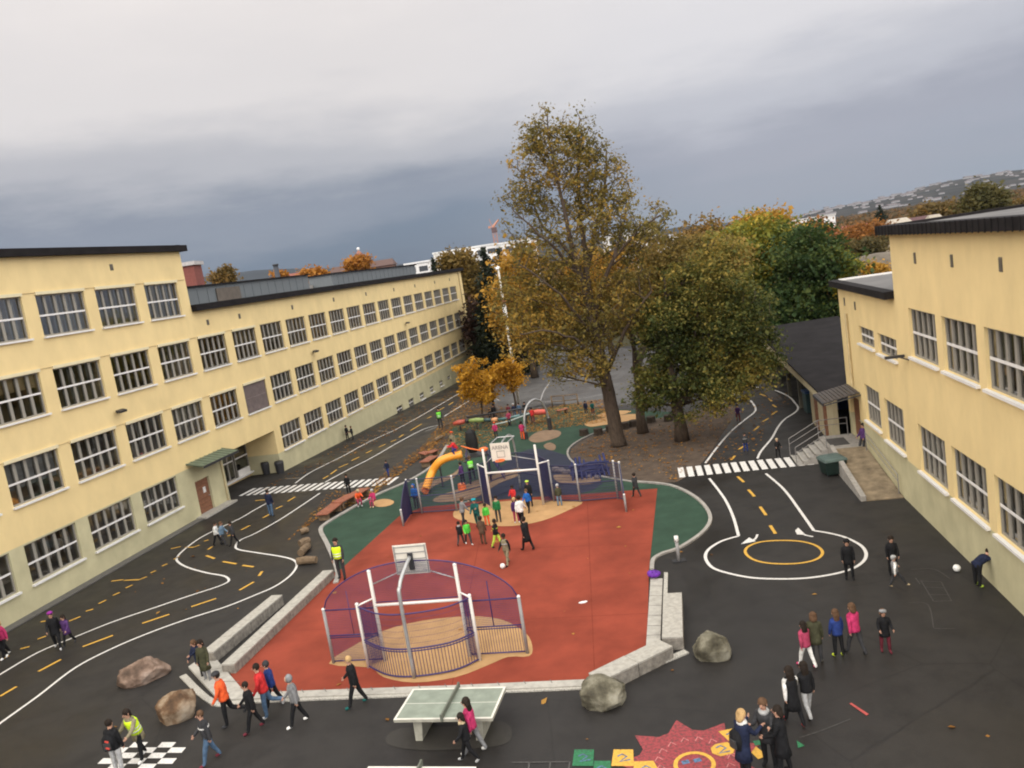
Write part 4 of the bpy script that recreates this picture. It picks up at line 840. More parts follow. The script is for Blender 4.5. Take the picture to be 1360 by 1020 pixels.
# lamp mast
b = g(690, 540); o = thing('lamp_mast', 'tall pale lamp mast standing between the small yellow trees', 'lamp post', b)
bar(o, [(0, 0, -.1), (0, 0, 3), (0, 0, 12.2)], [.13, .12, .08], mat('pale_pole', (.50, .47, .40), .6), 'pole', 10); m_ = MB(); m_.ell((0, 0, 12.35), (.22, .22, .16), 10, 6); m_.build('lamp_head', mat('white_lamp', (.85, .85, .83), .4), o); m_ = MB(); m_.bb(-.18, .18, -.12, .12, 8.0, 9.2); m_.build('sign_plate', white_m, o); m_ = MB(); m_.bb(-.2, .2, -.14, .14, 9.25, 9.6); m_.build('junction_box', mat('rusty_box', (.3, .10, .06)), o)
# wooden benches and logs
rust = mat('red_brown_wood', (.26, .095, .055), .7, .3, (5, .3), bump=(25, .4)); log_m = mat('weathered_log', (.17, .12, .075), .85, .2, (5, .4), bump=(15, .8))
def plank_bench(label, pts, w=.75, h=.42, grp=None):
    P = [g(*p, h) for p in pts]; root = thing('wooden_bench', label, 'bench', (P[0].x, P[0].y, gz(P[0].y)), 0, grp); o_ = P[0]
    for i, (a, b2) in enumerate(zip(P, P[1:])):
        t = (b2 - a); c = (a + b2) / 2 - o_; ag = math.atan2(t.y, t.x); zz = h + .05 * (i % 2)
        m_ = MB()
        nrm = Vector((-math.sin(ag), math.cos(ag), 0))
        for k in range(5): m_.box(Vector((c.x, c.y, zz - .03)) + nrm * ((k - 2) * w / 5), (t.length + .05, w / 5 - .012, .055), rz=ag)
        m_.build('seat', rust, root)
        for s in (-.38, .38):
            m_ = MB(); m_.box(Vector((c.x, c.y, (zz - .06) / 2)) + Vector((math.cos(ag), math.sin(ag), 0)) * s * t.length, (.12, w * .8, zz - .065), rz=ag); m_.build('leg', log_m, root)
plank_bench('long low red-brown wooden bench in three pieces along the left kerb of the green surface', [(427, 683), (447, 668), (468, 657), (484, 648)])
plank_bench('short bent wooden bench beyond the orange slide, upper one', [(560, 600), (569, 602), (579, 598)], .6)
plank_bench('short wooden bench beyond the orange slide, lower one', [(563, 613), (576, 605)], .7)
def logp(label, a, b2, r=.16, up_=None):
    A, B = g(*a), g(*b2); m_ = MB(); mid_ = (A + B) / 2 + Vector((0, 0, .03)); m_.tube([A + Vector((0, 0, r)), mid_ + Vector((0, 0, r)), B + Vector((0, 0, r))], [r, r * 1.06, r * .95], 10); o = m_.build('log', log_m, smooth=False); tag(o, label, 'log')
logp('pale log lying beside the kink of the white lane line', (396, 750), (421, 748), .17)
logp('dark short log left of the court kerb, nearest the pale log', (400, 739), (410, 729), .17); logp('dark short log left of the court kerb, middle one', (399, 727), (411, 722), .18); logp('leaf-covered log left of the court kerb, furthest from the pale log', (400, 710), (410, 707), .15)
logp('short log beyond the wooden benches', (578, 587), (588, 582), .13)
for i, (x, y, lab) in enumerate(((776, 578, 'stump furthest left in the row under the big tree'), (795, 577, 'stump second from the left, just left of the big trunk'), (811, 573, 'stump right behind the foot of the big trunk'), (830, 569, 'stump to the right of the big trunk'), (842, 566, 'stump close to the slim middle tree'), (865, 561, 'stump between the slim tree and the maple'), (888, 559, 'stump closest to the maple trunk'))):
    b = g(x, y); m_ = MB(); m_.tube([(0, 0, -.02), (0, 0, .1), (0, 0, .42)], [.36, .32, .3], 12); o = m_.build('tree_stump', mat('dark_stump', (.05, .038, .028), .9, .2, (5, .4))); o.location = b; tag(o, lab, 'stump', 'stumps at the edge of the earth area')
# railing by the plaza
P = [g(734, 541), g(750, 540), g(768, 538)]; o = thing('wooden_fence', 'low brown rail fence with a log bench at the edge of the plaza', 'fence', P[0]); 
for p in P: bar(o, upto(p - P[0], 1.0), .06, log_m, 'post', 6)
for z in (.5, .95): bar(o, [tuple(p - P[0] + Vector((0, 0, z))) for p in P], .045, log_m, 'rail', 6)
plank_bench('dark plank bench in front of the low rail fence', [(740, 545), (753, 542)], .5)
# ------------------------------------------------------------ play equipment
yel = mat('orange_yellow_tube', (.80, .32, .03), .45, .5, (3, .06))
p0 = g(628, 640); PT = thing('play_tower', 'play tower with a black barrel lookout, orange rails and platform above the slide', 'play tower', p0)
for dx in (-.6, .6):
    for dy in (-.5, .5): bar(PT, [(dx + .5, dy, 0), (dx + .5, dy, 1.9)], .05, mat('dark_purple_post', (.04, .03, .07), .5), 'post', 8)
m_ = MB(); m_.bb(-.2, 1.2, -.6, .6, 1.55, 1.65); m_.build('platform', dark_m, PT)
m_ = MB(); m_.tube([(.3, 0, 1.75), (.3, 0, 2.0), (.3, 0, 2.6), (.3, 0, 2.95), (.3, 0, 3.1)], [.24, .32, .33, .28, .12], 14)
for a in np.linspace(0, 6.28, 9)[:-1]: m_.tube([(.3 + .3 * math.cos(a), .3 * math.sin(a), 1.9), (.3 + .34 * math.cos(a), .34 * math.sin(a), 2.4), (.3 + .26 * math.cos(a), .26 * math.sin(a), 3.0)], .03, 5)
m_.build('barrel_lookout', mat('black_rubber', (.014, .014, .013), .7, .3, (4, .3)), PT)
bar(PT, [(-.3, -.6, 2.35), (.2, -.75, 2.15), (.9, -.75, 1.9), (1.1, -.7, 2.0)], .04, orange_m, 'rail', 6); m_ = MB(); m_.ell((.95, -.72, 1.98), (.28, .18, .14), 8, 5); m_.build('rail_knob', orange_m, PT)
m_ = MB()
for k in range(6): m_.tube([(1.2 + .12 * k, -.5, 1.6 - .27 * k), (1.2 + .12 * k, .5, 1.6 - .27 * k)], .03, 6)
m_.tube([(1.2, -.5, 1.6), (1.9, -.5, 0)], .035, 6); m_.tube([(1.2, .5, 1.6), (1.9, .5, 0)], .035, 6); m_.build('climbing_ladder', purple, PT)
e0 = g(565, 650); tp = p0 + Vector((-.3, -.1, 1.75))
sp_ = [g(565, 651, .25), g(570, 647, .55), at(573, 629, e0.y - .0), at(583, 614, e0.y * .6 + tp.y * .4), at(597, 607, e0.y * .25 + tp.y * .75), tp + Vector((-.05, 0, .0))]
SLD = MB(); SLD.tube(smooth([sp_[0], sp_[2], sp_[3], sp_[4], sp_[5]], 6), .23, 14, cap=False)
SLD.tube(smooth([sp_[0], sp_[2], sp_[3], sp_[4], sp_[5]], 6), .20, 14, cap=False)
so_ = SLD.build('tube_slide', yel, smooth=True); tag(so_, 'curved orange-yellow tube slide behind the far fence of the court', 'slide')
m_ = MB(); m_.tube([sp_[3] + Vector((0, 0, -.25)), Vector((sp_[3].x, sp_[3].y, 0))], .05, 6); m_.build('support', dark_m, so_)
m_ = MB(); a = sp_[0]; m_.tube([a + Vector((.02, -.03, 0)), a + Vector((-.05, .02, -.03))], [.24, .24], 14); m_.build('exit_ring', mat('dark_orange_ring', (.5, .13, .03), .5), so_)
# long climbing beam
A, B = g(604, 573), g(728, 560); CB = thing('climbing_beam', 'long multicoloured climbing beam with ropes beyond the play tower', 'play equipment', A)
dd = B - A; seg = [(.0, .13, (.42, .08, .05), .24), (.135, .17, (.02, .02, .02), .26), (.175, .33, (.25, .33, .10), .22), (.335, .41, (.04, .08, .08), .17), (.415, .48, (.55, .27, .12), .22), (.485, .6, (.05, .13, .13), .14), (.605, .72, (.12, .22, .22), .12), (.725, .83, (.04, .07, .08), .14), (.835, 1.0, (.60, .10, .07), .26)]
for i, (a, b2, c, r) in enumerate(seg):
    z = lambda t: .62 + .1 * math.sin(t * 9) + .12 * t; r = r * .85
    bar(CB, [tuple(dd * a + Vector((0, 0, z(a)))), tuple(dd * ((a + b2) / 2) + Vector((0, 0, z((a + b2) / 2)))), tuple(dd * b2 + Vector((0, 0, z(b2))))], [r * .7, r, r * .8], mat('beam_colour_%d' % i, c, .5), 'beam_section', 10)
bar(CB, [tuple(dd * .15 + Vector((0, .6, .9))), tuple(dd * .5 + Vector((0, .6, 1.05))), tuple(dd * .86 + Vector((0, .6, 1.15)))], .08, dark_m, 'upper_rail', 6)
bar(CB, [tuple(dd * .42 + Vector((0, -.5, .3))), tuple(dd * .6 + Vector((0, -.5, .45))), tuple(dd * .84 + Vector((0, -.3, .9)))], .06, mat('pale_rope', (.40, .45, .42)), 'rope_rail', 6)
for t in (.07, .25, .42, .6, .78): bar(CB, [tuple(dd * t), tuple(dd * t + Vector((0, .05, .65)))], .06, dark_m, 'support', 8)
m_ = MB()
for k in range(26):
    t = .15 + .7 * k / 25; m_.tube([dd * t + Vector((0, .6, .9 + .25 * t)), dd * (t + .01) + Vector((.1 * (k % 2), -.3, .1))], .018, 4)
m_.build('rope_net', mat('brown_rope', (.10, .065, .05), .9), CB)
# arch
A, B = g(699, 583), g(731, 571); AR_ = thing('swing_arch', 'tall grey steel arch over the right end of the climbing beam', 'play equipment', A); dd = B - A
hh = height((A + B) / 2, 531); bar(AR_, [tuple(dd * (.5 - .5 * math.cos(t)) + Vector((0, 0, hh * math.sin(t) ** .62))) for t in np.linspace(0, math.pi, 25)], .075, galv, 'arch_tube', 8)
m_ = MB(); m_.tube([dd + Vector((0, 0, 0)), dd + Vector((0, 0, .9))], .16, 10); m_.build('padding', dark_m, AR_); m_ = MB(); m_.tube([(0, 0, 0), (0, 0, .5)], .16, 10); m_.build('padding', dark_m, AR_)
# blue climbing mound with stones
b = g(784, 632); m_ = MB(); rr = random.Random(5)
for k in range(9): m_.tube([(-1.0 + .25 * k, -.5, 0), (-.9 + .22 * k, .0, .9 + .25 * math.sin(k)), (-1.0 + .26 * k, .6, 0)], .06, 6)
for z in (.35, .7): m_.tube([(-1.1, -.2, z), (0, -.35, z + .15), (1.1, -.2, z)], .06, 6)
m_.ell((0, .1, .25), (1.0, .5, .45), 12, 7)
o = m_.build('climbing_frame', mat('deep_blue_plastic', (.012, .018, .085), .6, .4, (3, .4))); o.location = b; tag(o, 'low deep blue climbing frame behind the right fence of the court', 'play equipment')
for i in range(13):
    px = 737 + i * 4.6 + rr.uniform(-1, 1); py = 626 + i * .75 + rr.uniform(-1.5, 1.5); b = g(px, py); m_ = MB(); s = rr.uniform(.16, .26)
    m_.ell((0, 0, s * .5), (s, s * .8, s * .7), 7, 5, rot=Euler((rr.random(), rr.random(), rr.random())).to_matrix()); o = m_.build('edge_stone', mat('purplish_stone', (.15, .125, .13), .9)); o.location = b; tag(o, 'small purplish stone in the row beside the blue climbing frame', 'stone', 'row of stones by the blue climbing frame')
b = g(614, 650); m_ = MB(); m_.tube([(0, 0, 0), (0, 0, .35)], [.24, .2], 12); o = m_.build('orange_stool', orange_m); o.location = b; tag(o, 'small orange stool behind the court fence near the slide', 'stool')

# ------------------------------------------------------------ trees
bark = mat('dark_bark', (.075, .055, .04), .95, .2, (4, .4), bump=(10, 1.0), scale_vec=(3, 3, .7)); bark_g = mat('grey_bark', (.12, .10, .08), .95, .2, (4, .3), bump=(10, 1.0))
def leaves_mesh(name, P, size, m, parent, seed=1, flat=.35):
    rs = np.random.RandomState(seed); n = len(P); P = np.asarray(P, dtype=np.float64)
    nrm = rs.normal(size=(n, 3)); nrm[:, 2] = np.abs(nrm[:, 2]) + flat; nrm /= np.linalg.norm(nrm, axis=1)[:, None]
    t = rs.normal(size=(n, 3)); t -= nrm * (t * nrm).sum(1)[:, None]; t /= np.linalg.norm(t, axis=1)[:, None]; u = np.cross(nrm, t)
    s = size * np.clip(rs.lognormal(-.08, .42, (n, 1)), .35, 2.2); w = s * rs.uniform(.45, .75, (n, 1))
    v = np.stack([P - t * s * .5, P + u * w * .5 - t * s * .05 + nrm * s * .08, P + t * s * .5, P - u * w * .5 - t * s * .05 + nrm * s * .08], 1).reshape(-1, 3)
    me = bpy.data.meshes.new(name); me.vertices.add(4 * n); me.vertices.foreach_set('co', v.ravel()); me.loops.add(4 * n); me.loops.foreach_set('vertex_index', np.arange(4 * n, dtype=np.int32))
    me.polygons.add(n); me.polygons.foreach_set('loop_start', np.arange(0, 4 * n, 4, dtype=np.int32)); me.polygons.foreach_set('loop_total', np.full(n, 4, dtype=np.int32)); me.update(calc_edges=True); me.materials.append(m)
    o = bpy.data.objects.new(name, me); C.objects.link(o); o.parent = parent; return o
def tree(name, label, base, ells, m, trunk_r=.4, fork=3.0, ncl=300, lpc=60, leaf=.25, sig=.55, seed=1, group=None, lean=(0, 0), bk=None, shell=.5, cat='tree', dens=1.0, step=1.1, mn=.018, stems=None):
    rs = np.random.RandomState(seed); base = Vector(base); root = thing(name, label, cat, base, 0, group)
    wt = np.array([e[1][0] * e[1][1] * e[1][2] * (e[2] if len(e) > 2 else 1) for e in ells]) ** .8; wt /= wt.sum(); pts = []
    for e, k in zip(ells, rs.multinomial(ncl, wt)):
        d = rs.normal(size=(k, 3)); d /= np.linalg.norm(d, axis=1)[:, None]; r = rs.uniform(shell ** 3, 1, k) ** (1 / 3) * rs.uniform(.86, 1.06, k)
        c = np.array(e[0]) - np.array(base); r = r * np.array([1 + .55 * mnoise.noise(Vector(q_ * 1.7) + Vector((seed * 3.7, c[0], c[2]))) for q_ in d]); pts.append(c + d * r[:, None] * np.array(e[1]))
    pts = np.concatenate(pts); pts = pts[pts[:, 2] > .9]
    zmax = pts[:, 2].max(); top = np.array([lean[0], lean[1], 1.0])
    nodes = [np.zeros(3)]; par = [-1]; plen = [0.0]
    zt = 0; ztop = fork + (zmax - fork) * .72; srad = {}
    if stems:
        first = True; chains = []
        for path, ra, rb in stems:
            Q = smooth([Vector(p) - base for p in path], 4) if len(path) > 2 else [Vector(p) - base for p in path]; L_ = 0; last = None
            chain = []; tot = sum((b_ - a_).length for a_, b_ in zip(Q, Q[1:])); q0 = np.array(Q[0]); last = 0 if first else int(np.argmin([np.linalg.norm(n_ - q0) for n_ in nodes]))
            for a_, b_ in zip(Q, Q[1:]):
                L_ += (b_ - a_).length; nodes.append(np.array(b_) + (rs.normal(size=3) * .04)); par.append(last); plen.append(plen[last] + (b_ - a_).length * .35); last = len(nodes) - 1; srad[last] = ra + (rb - ra) * (L_ / tot); chain.append(last)
            chains.append([par[chain[0]]] + chain); first = False
        ztop = -1
    while zt < ztop:
        zt += step; w = zt / ztop; x = lean[0] * zt + .18 * math.sin(zt * .5 + seed); y = lean[1] * zt + .18 * math.cos(zt * .4 + seed)
        nodes.append(np.array([x, y, zt])); par.append(len(nodes) - 2); plen.append(plen[-1] + step)
    cnt0 = len(nodes); order = np.argsort(np.linalg.norm(pts - np.array([lean[0] * fork, lean[1] * fork, fork]), axis=1) + pts[:, 2] * .15)
    NA = np.zeros((200000, 3)); NA[:cnt0] = nodes; PL = np.zeros(200000); PL[:cnt0] = plen; N = cnt0; ends = []
    for i in order:
        p = pts[i]; A = NA[:N]; dist = np.linalg.norm(A - p, axis=1); cost = dist + .30 * PL[:N] * 1.0 + np.where(A[:, 2] > p[2] - dist * .12, 4.0 + dist, 0) + np.where(A[:, 2] < fork - .3, 100, 0)
        j = int(np.argmin(cost)); a = NA[j].copy(); L_ = dist[j]; n = max(1, int(L_ / step)); ctrl = a + (p - a) * .5 + np.array([0, 0, .10 * L_]) + rs.normal(size=3) * .06 * L_; last = j
        for k in range(1, n + 1):
            t = k / n; q = (1 - t) ** 2 * a + 2 * t * (1 - t) * ctrl + t * t * p + (rs.normal(size=3) * .05 if k < n else 0); NA[N] = q; PL[N] = PL[last] + L_ / n; par.append(last); last = N; N += 1
        ends.append(last)
    cnt = np.zeros(N)
    for e in ends: cnt[e] += 1
    for i in range(N - 1, 0, -1): cnt[par[i]] += cnt[i]
    rad = np.maximum(mn, trunk_r * .92 * (cnt / max(cnt[0], 1)) ** .5)
    for i in range(cnt0): rad[i] = max(rad[i], trunk_r * .9 * (1 - .8 * NA[i][2] / max(ztop, .1)))
    if stems:
        for i in range(1, cnt0): rad[i] = srad[i]
    rad[0] = trunk_r * 1.35
    if not stems: rad[1] = trunk_r * 1.0
    mb = MB()
    for ch in (chains if stems else [list(range(cnt0))]): mb.tube([NA[i] for i in ch], [rad[ch[0]] if (ch[0] == 0 or not stems) else rad[ch[1]]] + [rad[i] for i in ch[1:]], 12)
    for i in range(cnt0, N):
        j = par[i]; rj = rad[j] if (i < cnt0 or rad[j] < rad[i] * 1.25) else rad[i] * 1.2
        mb.tube([NA[j], NA[i]], [rj, rad[i]], 9 if rad[i] > .15 else (5 if rad[i] > .05 else 3), cap=False)
    tr = mb.build('trunk', bk or bark, root, smooth=True)
    k = int(lpc * dens); P = np.repeat(pts, k, 0); P = P + rs.normal(size=P.shape) * sig * np.repeat(rs.uniform(.45, 1.35, len(pts)), k)[:, None] * np.array([1, 1, .7]); P = P[P[:, 2] > .6]
    leaves_mesh('crown', P, leaf, m, root, seed)
    return root
def E_(px, py, rx, ry, Y, ryd=None, w=1.0):
    """crown lobe: pixel centre and half sizes at distance Y"""
    c = at(px, py, Y); s = (c - Vector((0, 0, CAMH))).dot(fwd) / FPX; return (tuple(c), (rx * s, (ryd if ryd else (rx + ry) / 2 * s), ry * s), w)
lime_l = leafmat('olive_gold_leaves', [(.085, .078, .024), (.155, .13, .036), (.26, .185, .042), (.42, .25, .045)])
gold_l = leafmat('golden_leaves', [(.20, .125, .022), (.38, .21, .032), (.55, .30, .045)])
maple_l = leafmat('maple_green_leaves', [(.028, .042, .013), (.06, .075, .02), (.12, .125, .03), (.26, .20, .045), (.42, .29, .06)], .22)
brown_l = leafmat('brown_gold_leaves', [(.10, .075, .025), (.20, .13, .04), (.32, .18, .05)])
dkgreen_l = leafmat('dark_green_leaves', [(.02, .042, .014), (.04, .07, .02), (.11, .13, .028)])
ygreen_l = leafmat('yellow_green_leaves', [(.06, .09, .018), (.18, .19, .03), (.50, .34, .04)])
orange_l = leafmat('orange_red_leaves', [(.10, .06, .025), (.26, .11, .03), (.42, .18, .04)])
con_l = leafmat('conifer_needles', [(.012, .018, .012), (.022, .03, .018), (.035, .045, .022)])
yel_l = leafmat('bright_yellow_leaves', [(.30, .15, .015), (.52, .27, .025), (.68, .38, .05)])
b1 = g(822, 592); Y = b1.y
tree('tall_lime_tree', 'very tall leaning lime tree with thinning olive-gold crown and open branches at the centre', b1, [E_(742, 225, 62, 62, Y), E_(718, 190, 26, 34, Y), E_(772, 190, 34, 36, Y), E_(808, 240, 30, 48, Y), E_(795, 290, 40, 48, Y, w=.9), E_(700, 262, 32, 34, Y), E_(765, 325, 88, 62, Y, w=.6), E_(700, 315, 30, 30, Y, w=.8), E_(842, 300, 38, 40, Y - 2, w=.6), E_(872, 295, 20, 26, Y, w=.8), E_(712, 390, 56, 56, Y + 1, w=1.3), E_(775, 420, 70, 60, Y), E_(700, 438, 50, 30, Y - 1, w=1.2), E_(835, 385, 42, 55, Y), E_(765, 490, 50, 24, Y - 2, w=1.2), E_(745, 460, 55, 30, Y - 1)],
     lime_l, trunk_r=.40, fork=4.0, ncl=1450, lpc=36, leaf=.15, sig=.32, seed=4, lean=(-.035, 0), shell=.12, mn=.025, stems=[
     ([tuple(b1), at(813, 545, Y), at(803, 500, Y), at(793, 455, Y), at(786, 420, Y)], .46, .30),
     ([at(786, 420, Y), at(772, 370, Y - .5), at(758, 320, Y - 1), at(745, 260, Y - 1.2), at(733, 205, Y - 1), at(727, 168, Y - 1)], .21, .04),
     ([at(786, 420, Y), at(780, 360, Y), at(774, 310, Y + .4), at(768, 240, Y + .5), at(770, 190, Y), at(770, 158, Y)], .22, .04),
     ([at(780, 360, Y), at(790, 310, Y + 1.5), at(802, 260, Y + 2), at(806, 200, Y + 2)], .17, .04), ([at(770, 360, Y - .4), at(752, 330, Y + 1), at(722, 300, Y + 1.5), at(700, 250, Y + 2)], .15, .04),
     ([at(789, 430, Y), at(800, 378, Y - 1), at(822, 333, Y - 2), at(850, 305, Y - 2.5), at(878, 284, Y - 3)], .17, .035), ([at(815, 345, Y - 2), at(825, 310, Y - 1), at(832, 270, Y - 1)], .12, .03),
     ([at(803, 500, Y), at(825, 450, Y - 1), at(843, 415, Y - 1.5), at(865, 385, Y - 2)], .16, .05), ([at(793, 455, Y), at(760, 410, Y - 2), at(725, 375, Y - 3), at(690, 350, Y - 3)], .12, .03), ([at(800, 490, Y), at(770, 455, Y - 2), at(730, 440, Y - 3.5), at(690, 445, Y - 4)], .11, .03), ([at(780, 380, Y), at(750, 345, Y - 1), at(715, 310, Y - 2), at(680, 277, Y - 2)], .14, .03), ([at(786, 415, Y), at(810, 395, Y + 2), at(835, 350, Y + 3), at(845, 300, Y + 4)], .15, .04)])
b2 = g(906, 585); Y = b2.y
tree('maple_tree', 'dense dark green maple in front of the other trees, right of the tallest tree', b2, [E_(902, 495, 54, 48, Y), E_(950, 455, 58, 58, Y), E_(985, 425, 40, 60, Y - 1), E_(930, 390, 48, 50, Y), E_(958, 350, 36, 34, Y), E_(1000, 475, 32, 38, Y - 1), E_(878, 435, 36, 50, Y), E_(862, 520, 24, 30, Y - 1), E_(960, 515, 40, 30, Y - 2)],
     maple_l, trunk_r=.36, fork=2.4, ncl=820, lpc=110, leaf=.16, sig=.36, seed=9, shell=.5, mn=.02)
b3 = g(854, 575); Y = b3.y + 2
tree('slim_tree', 'slim tree with a brown-gold crown between the tallest tree and the maple', b3, [E_(888, 355, 40, 40, Y + 2), E_(925, 338, 36, 28, Y + 3), E_(868, 405, 36, 44, Y + 2), E_(965, 345, 34, 26, Y + 3)], leafmat('brown_olive_leaves', [(.075, .06, .02), (.15, .11, .03), (.25, .17, .04), (.36, .2, .05)]), trunk_r=.3, fork=3, ncl=380, lpc=80, leaf=.18, sig=.42, seed=12, shell=.3)
dull_l = leafmat('dull_autumn_leaves', [(.08, .06, .025), (.16, .11, .035), (.27, .15, .04)])
def bgtree(label, px, py_base_Y, lobes, m, seed, name='deciduous_tree', ncl=260, lpc=60, leaf=.4, sig=.8, tr=.35, group='trees beyond the schoolyard'):
    Y = py_base_Y; es = [E_(*l[:4], Y + (l[4] if len(l) > 4 else 0)) for l in lobes]; c = es[0][0]
    return tree(name, label, (c[0], Y, gz(Y)), es, m, trunk_r=tr, fork=2.5, ncl=ncl, lpc=lpc, leaf=leaf, sig=sig, seed=seed, group=group, shell=.5, step=1.6, mn=.03)
bgtree('large tree with yellow top and green sides behind the maple', 1000, 80, [(1010, 335, 55, 42), (985, 360, 45, 50), (1045, 370, 50, 60), (1000, 310, 38, 20)], ygreen_l, 21, ncl=420, lpc=70, leaf=.36)
bgtree('dark green tree nearest the annex roof', 1080, 74, [(1075, 350, 42, 50), (1095, 395, 36, 42), (1055, 420, 45, 50), (1040, 460, 30, 28)], dkgreen_l, 22, ncl=420, lpc=75, leaf=.32)
bgtree('small yellow-green tree between the dark green tree and the right building', 1126, 72, [(1124, 352, 11, 14), (1118, 380, 14, 20)], ygreen_l, 23, ncl=60, lpc=60, leaf=.3, sig=.45, tr=.15)
bgtree('golden tree top behind the yellow and green tree', 1015, 110, [(1012, 296, 34, 9), (1060, 322, 26, 18), (975, 322, 28, 18)], gold_l, 24, ncl=220, leaf=.5)
bgtree('orange-gold tree behind the dark green tree', 1080, 120, [(1080, 308, 16, 9), (1092, 322, 12, 14)], orange_l, 25, ncl=120, leaf=.5)
bgtree('brown-gold tree behind the slim tree', 925, 95, [(930, 330, 36, 32), (890, 370, 40, 45), (955, 370, 34, 50)], brown_l, 26, ncl=330, leaf=.4)
bgtree('wide orange and red tree left of the right building', 1150, 130, [(1140, 315, 33, 15), (1166, 311, 18, 12), (1125, 324, 20, 10)], orange_l, 27, ncl=260, leaf=.4, sig=.7)
bgtree('olive tree under the orange crown, left of the right building', 1130, 118, [(1150, 330, 28, 9), (1122, 334, 16, 9)], leafmat('olive_brown_leaves', [(.06, .055, .02), (.10, .08, .03), (.17, .12, .035)]), 28, ncl=160, leaf=.4, sig=.6)
bgtree('yellow bush behind the low roof of the right building', 1168, 95, [(1165, 362, 12, 9)], gold_l, 29, 'bush', ncl=50, leaf=.4, sig=.5, tr=.1)
bgtree('golden tree showing over the right building, left one', 1245, 210, [(1243, 288, 30, 13), (1232, 294, 20, 9)], dull_l, 30, ncl=220, leaf=.8, sig=1.4)
bgtree('round olive tree showing highest over the right building', 1307, 190, [(1306, 268, 22, 19)], leafmat('olive_leaves', [(.06, .06, .02), (.10, .09, .03), (.15, .12, .035)]), 31, ncl=240, leaf=.7, sig=1.1)
bgtree('golden tree showing over the right building at the picture edge', 1350, 215, [(1350, 281, 24, 8), (1325, 285, 16, 7)], dull_l, 32, ncl=160, leaf=.8, sig=1.3)
bgtree('orange tree showing over the right building between golden trees', 1275, 230, [(1280, 288, 20, 8)], dull_l, 33, ncl=120, leaf=.8, sig=1.3)
bgtree('orange-gold tree behind the left side of the tallest tree', 690, 92, [(690, 365, 24, 40), (705, 420, 40, 45), (680, 400, 24, 40)], gold_l, 34, ncl=330, leaf=.36)
bgtree('golden tree seen through the middle of the tallest tree', 820, 105, [(800, 372, 46, 42), (842, 356, 34, 34), (770, 400, 40, 40)], gold_l, 42, ncl=260, leaf=.36)
bgtree('golden tree beside the white building, left of the conifers', 610, 130, [(606, 352, 20, 18), (625, 372, 16, 26), (618, 410, 18, 30)], leafmat('dull_gold_leaves', [(.06, .05, .02), (.16, .11, .03), (.26, .16, .04)]), 35, ncl=240, leaf=.5)
bgtree('brown hedge-like tree at the far end of the left building', 640, 105, [(637, 430, 14, 30), (650, 455, 16, 18), (665, 440, 16, 30)], leafmat('dark_brown_leaves', [(.03, .02, .018), (.06, .035, .025), (.10, .05, .03)]), 36, ncl=220, leaf=.4)
bgtree('orange tree showing over the grey plant rooms in the middle', 420, 170, [(420, 371, 12, 9), (412, 368, 8, 7)], leafmat('strong_orange_leaves', [(.25, .10, .02), (.42, .18, .03), (.5, .25, .04)]), 37, ncl=90, leaf=.7, sig=.8)
bgtree('orange tree below the distant turret', 475, 230, [(474, 351, 12, 9), (480, 349, 9, 6)], MATS['strong_orange_leaves'], 38, ncl=90, leaf=.8, sig=.9)
bgtree('brown tree above the plant room roof, near the red chimney block', 298, 180, [(296, 370, 10, 8), (300, 365, 6, 9)], brown_l, 39, ncl=80, leaf=.6, sig=.8)
bgtree('small orange tree right of the distant dark chimney', 374, 210, [(373, 366, 8, 4)], MATS['strong_orange_leaves'], 40, ncl=40, leaf=.6, sig=.6)
bgtree('shrub between the annex and the maple', 1030, 66, [(1025, 480, 26, 26), (1000, 500, 20, 20)], brown_l, 41, 'bush', ncl=150, leaf=.3, tr=.12)
def conifer(label, px, ytop, Y, h_, r_, seed):
    c = at(px, ytop, Y); zb = gz(Y); H_ = c.z - zb; rs = np.random.RandomState(seed); root = thing('conifer', label, 'tree', (c.x, Y, zb), 0, 'dark conifers beyond the yard')
    m_ = MB(); m_.tube([(0, 0, 0), (0, 0, H_ * .5), (0, 0, H_)], [.35, .22, .03], 8); m_.build('trunk', bark, root); P = []
    for z in np.arange(1.0, H_, .42):
        R_ = r_ * (1 - z / H_) ** .75 + .12; n = max(5, int(R_ * 9))
        for k in range(n):
            a = rs.uniform(0, 6.28); L_ = R_ * rs.uniform(.75, 1.1)
            for t in np.linspace(.2, 1, max(3, int(L_ * 3))): 
                for _ in range(3): P.append((math.cos(a) * L_ * t + rs.normal() * .12, math.sin(a) * L_ * t + rs.normal() * .12, z - .28 * L_ * t + rs.normal() * .1))
    leaves_mesh('crown', P, .42, con_l, root, seed)
conifer('tallest dark conifer left of the lamp mast', 641, 328, 100, 0, 3.6, 1); conifer('dark conifer with a crooked top close behind the lamp mast', 661, 331, 104, 0, 3.4, 2); conifer('shorter dark conifer between the two tall ones', 651, 352, 98, 0, 3.2, 5); conifer('small dark conifer in front of the white building', 574, 346, 128, 0, 3.0, 3)
conifer('small conifer standing against the hillside', 1168, 273, 230, 0, 5, 7)
for i, (px, py, top_, lob, lab) in enumerate(((642, 562, 478, [(627, 500, 20, 24), (634, 520, 22, 20)], 'small bright yellow tree nearest the left building'), (655, 551, 490, [(648, 520, 14, 14), (652, 505, 10, 14)], 'small yellow tree in the middle of the three'), (684, 545, 475, [(676, 490, 20, 13), (680, 508, 16, 10), (662, 500, 10, 8)], 'small thin yellow tree beside the lamp mast'))):
    b = g(px, py); tree('small_yellow_tree', lab, b, [E_(*l, b.y) for l in lob], yel_l, trunk_r=.09, fork=2.0, ncl=70 if i != 1 else 40, lpc=55, leaf=.2, sig=.28, seed=50 + i, group='small yellow trees by the plaza', shell=.2, step=.7, mn=.012)
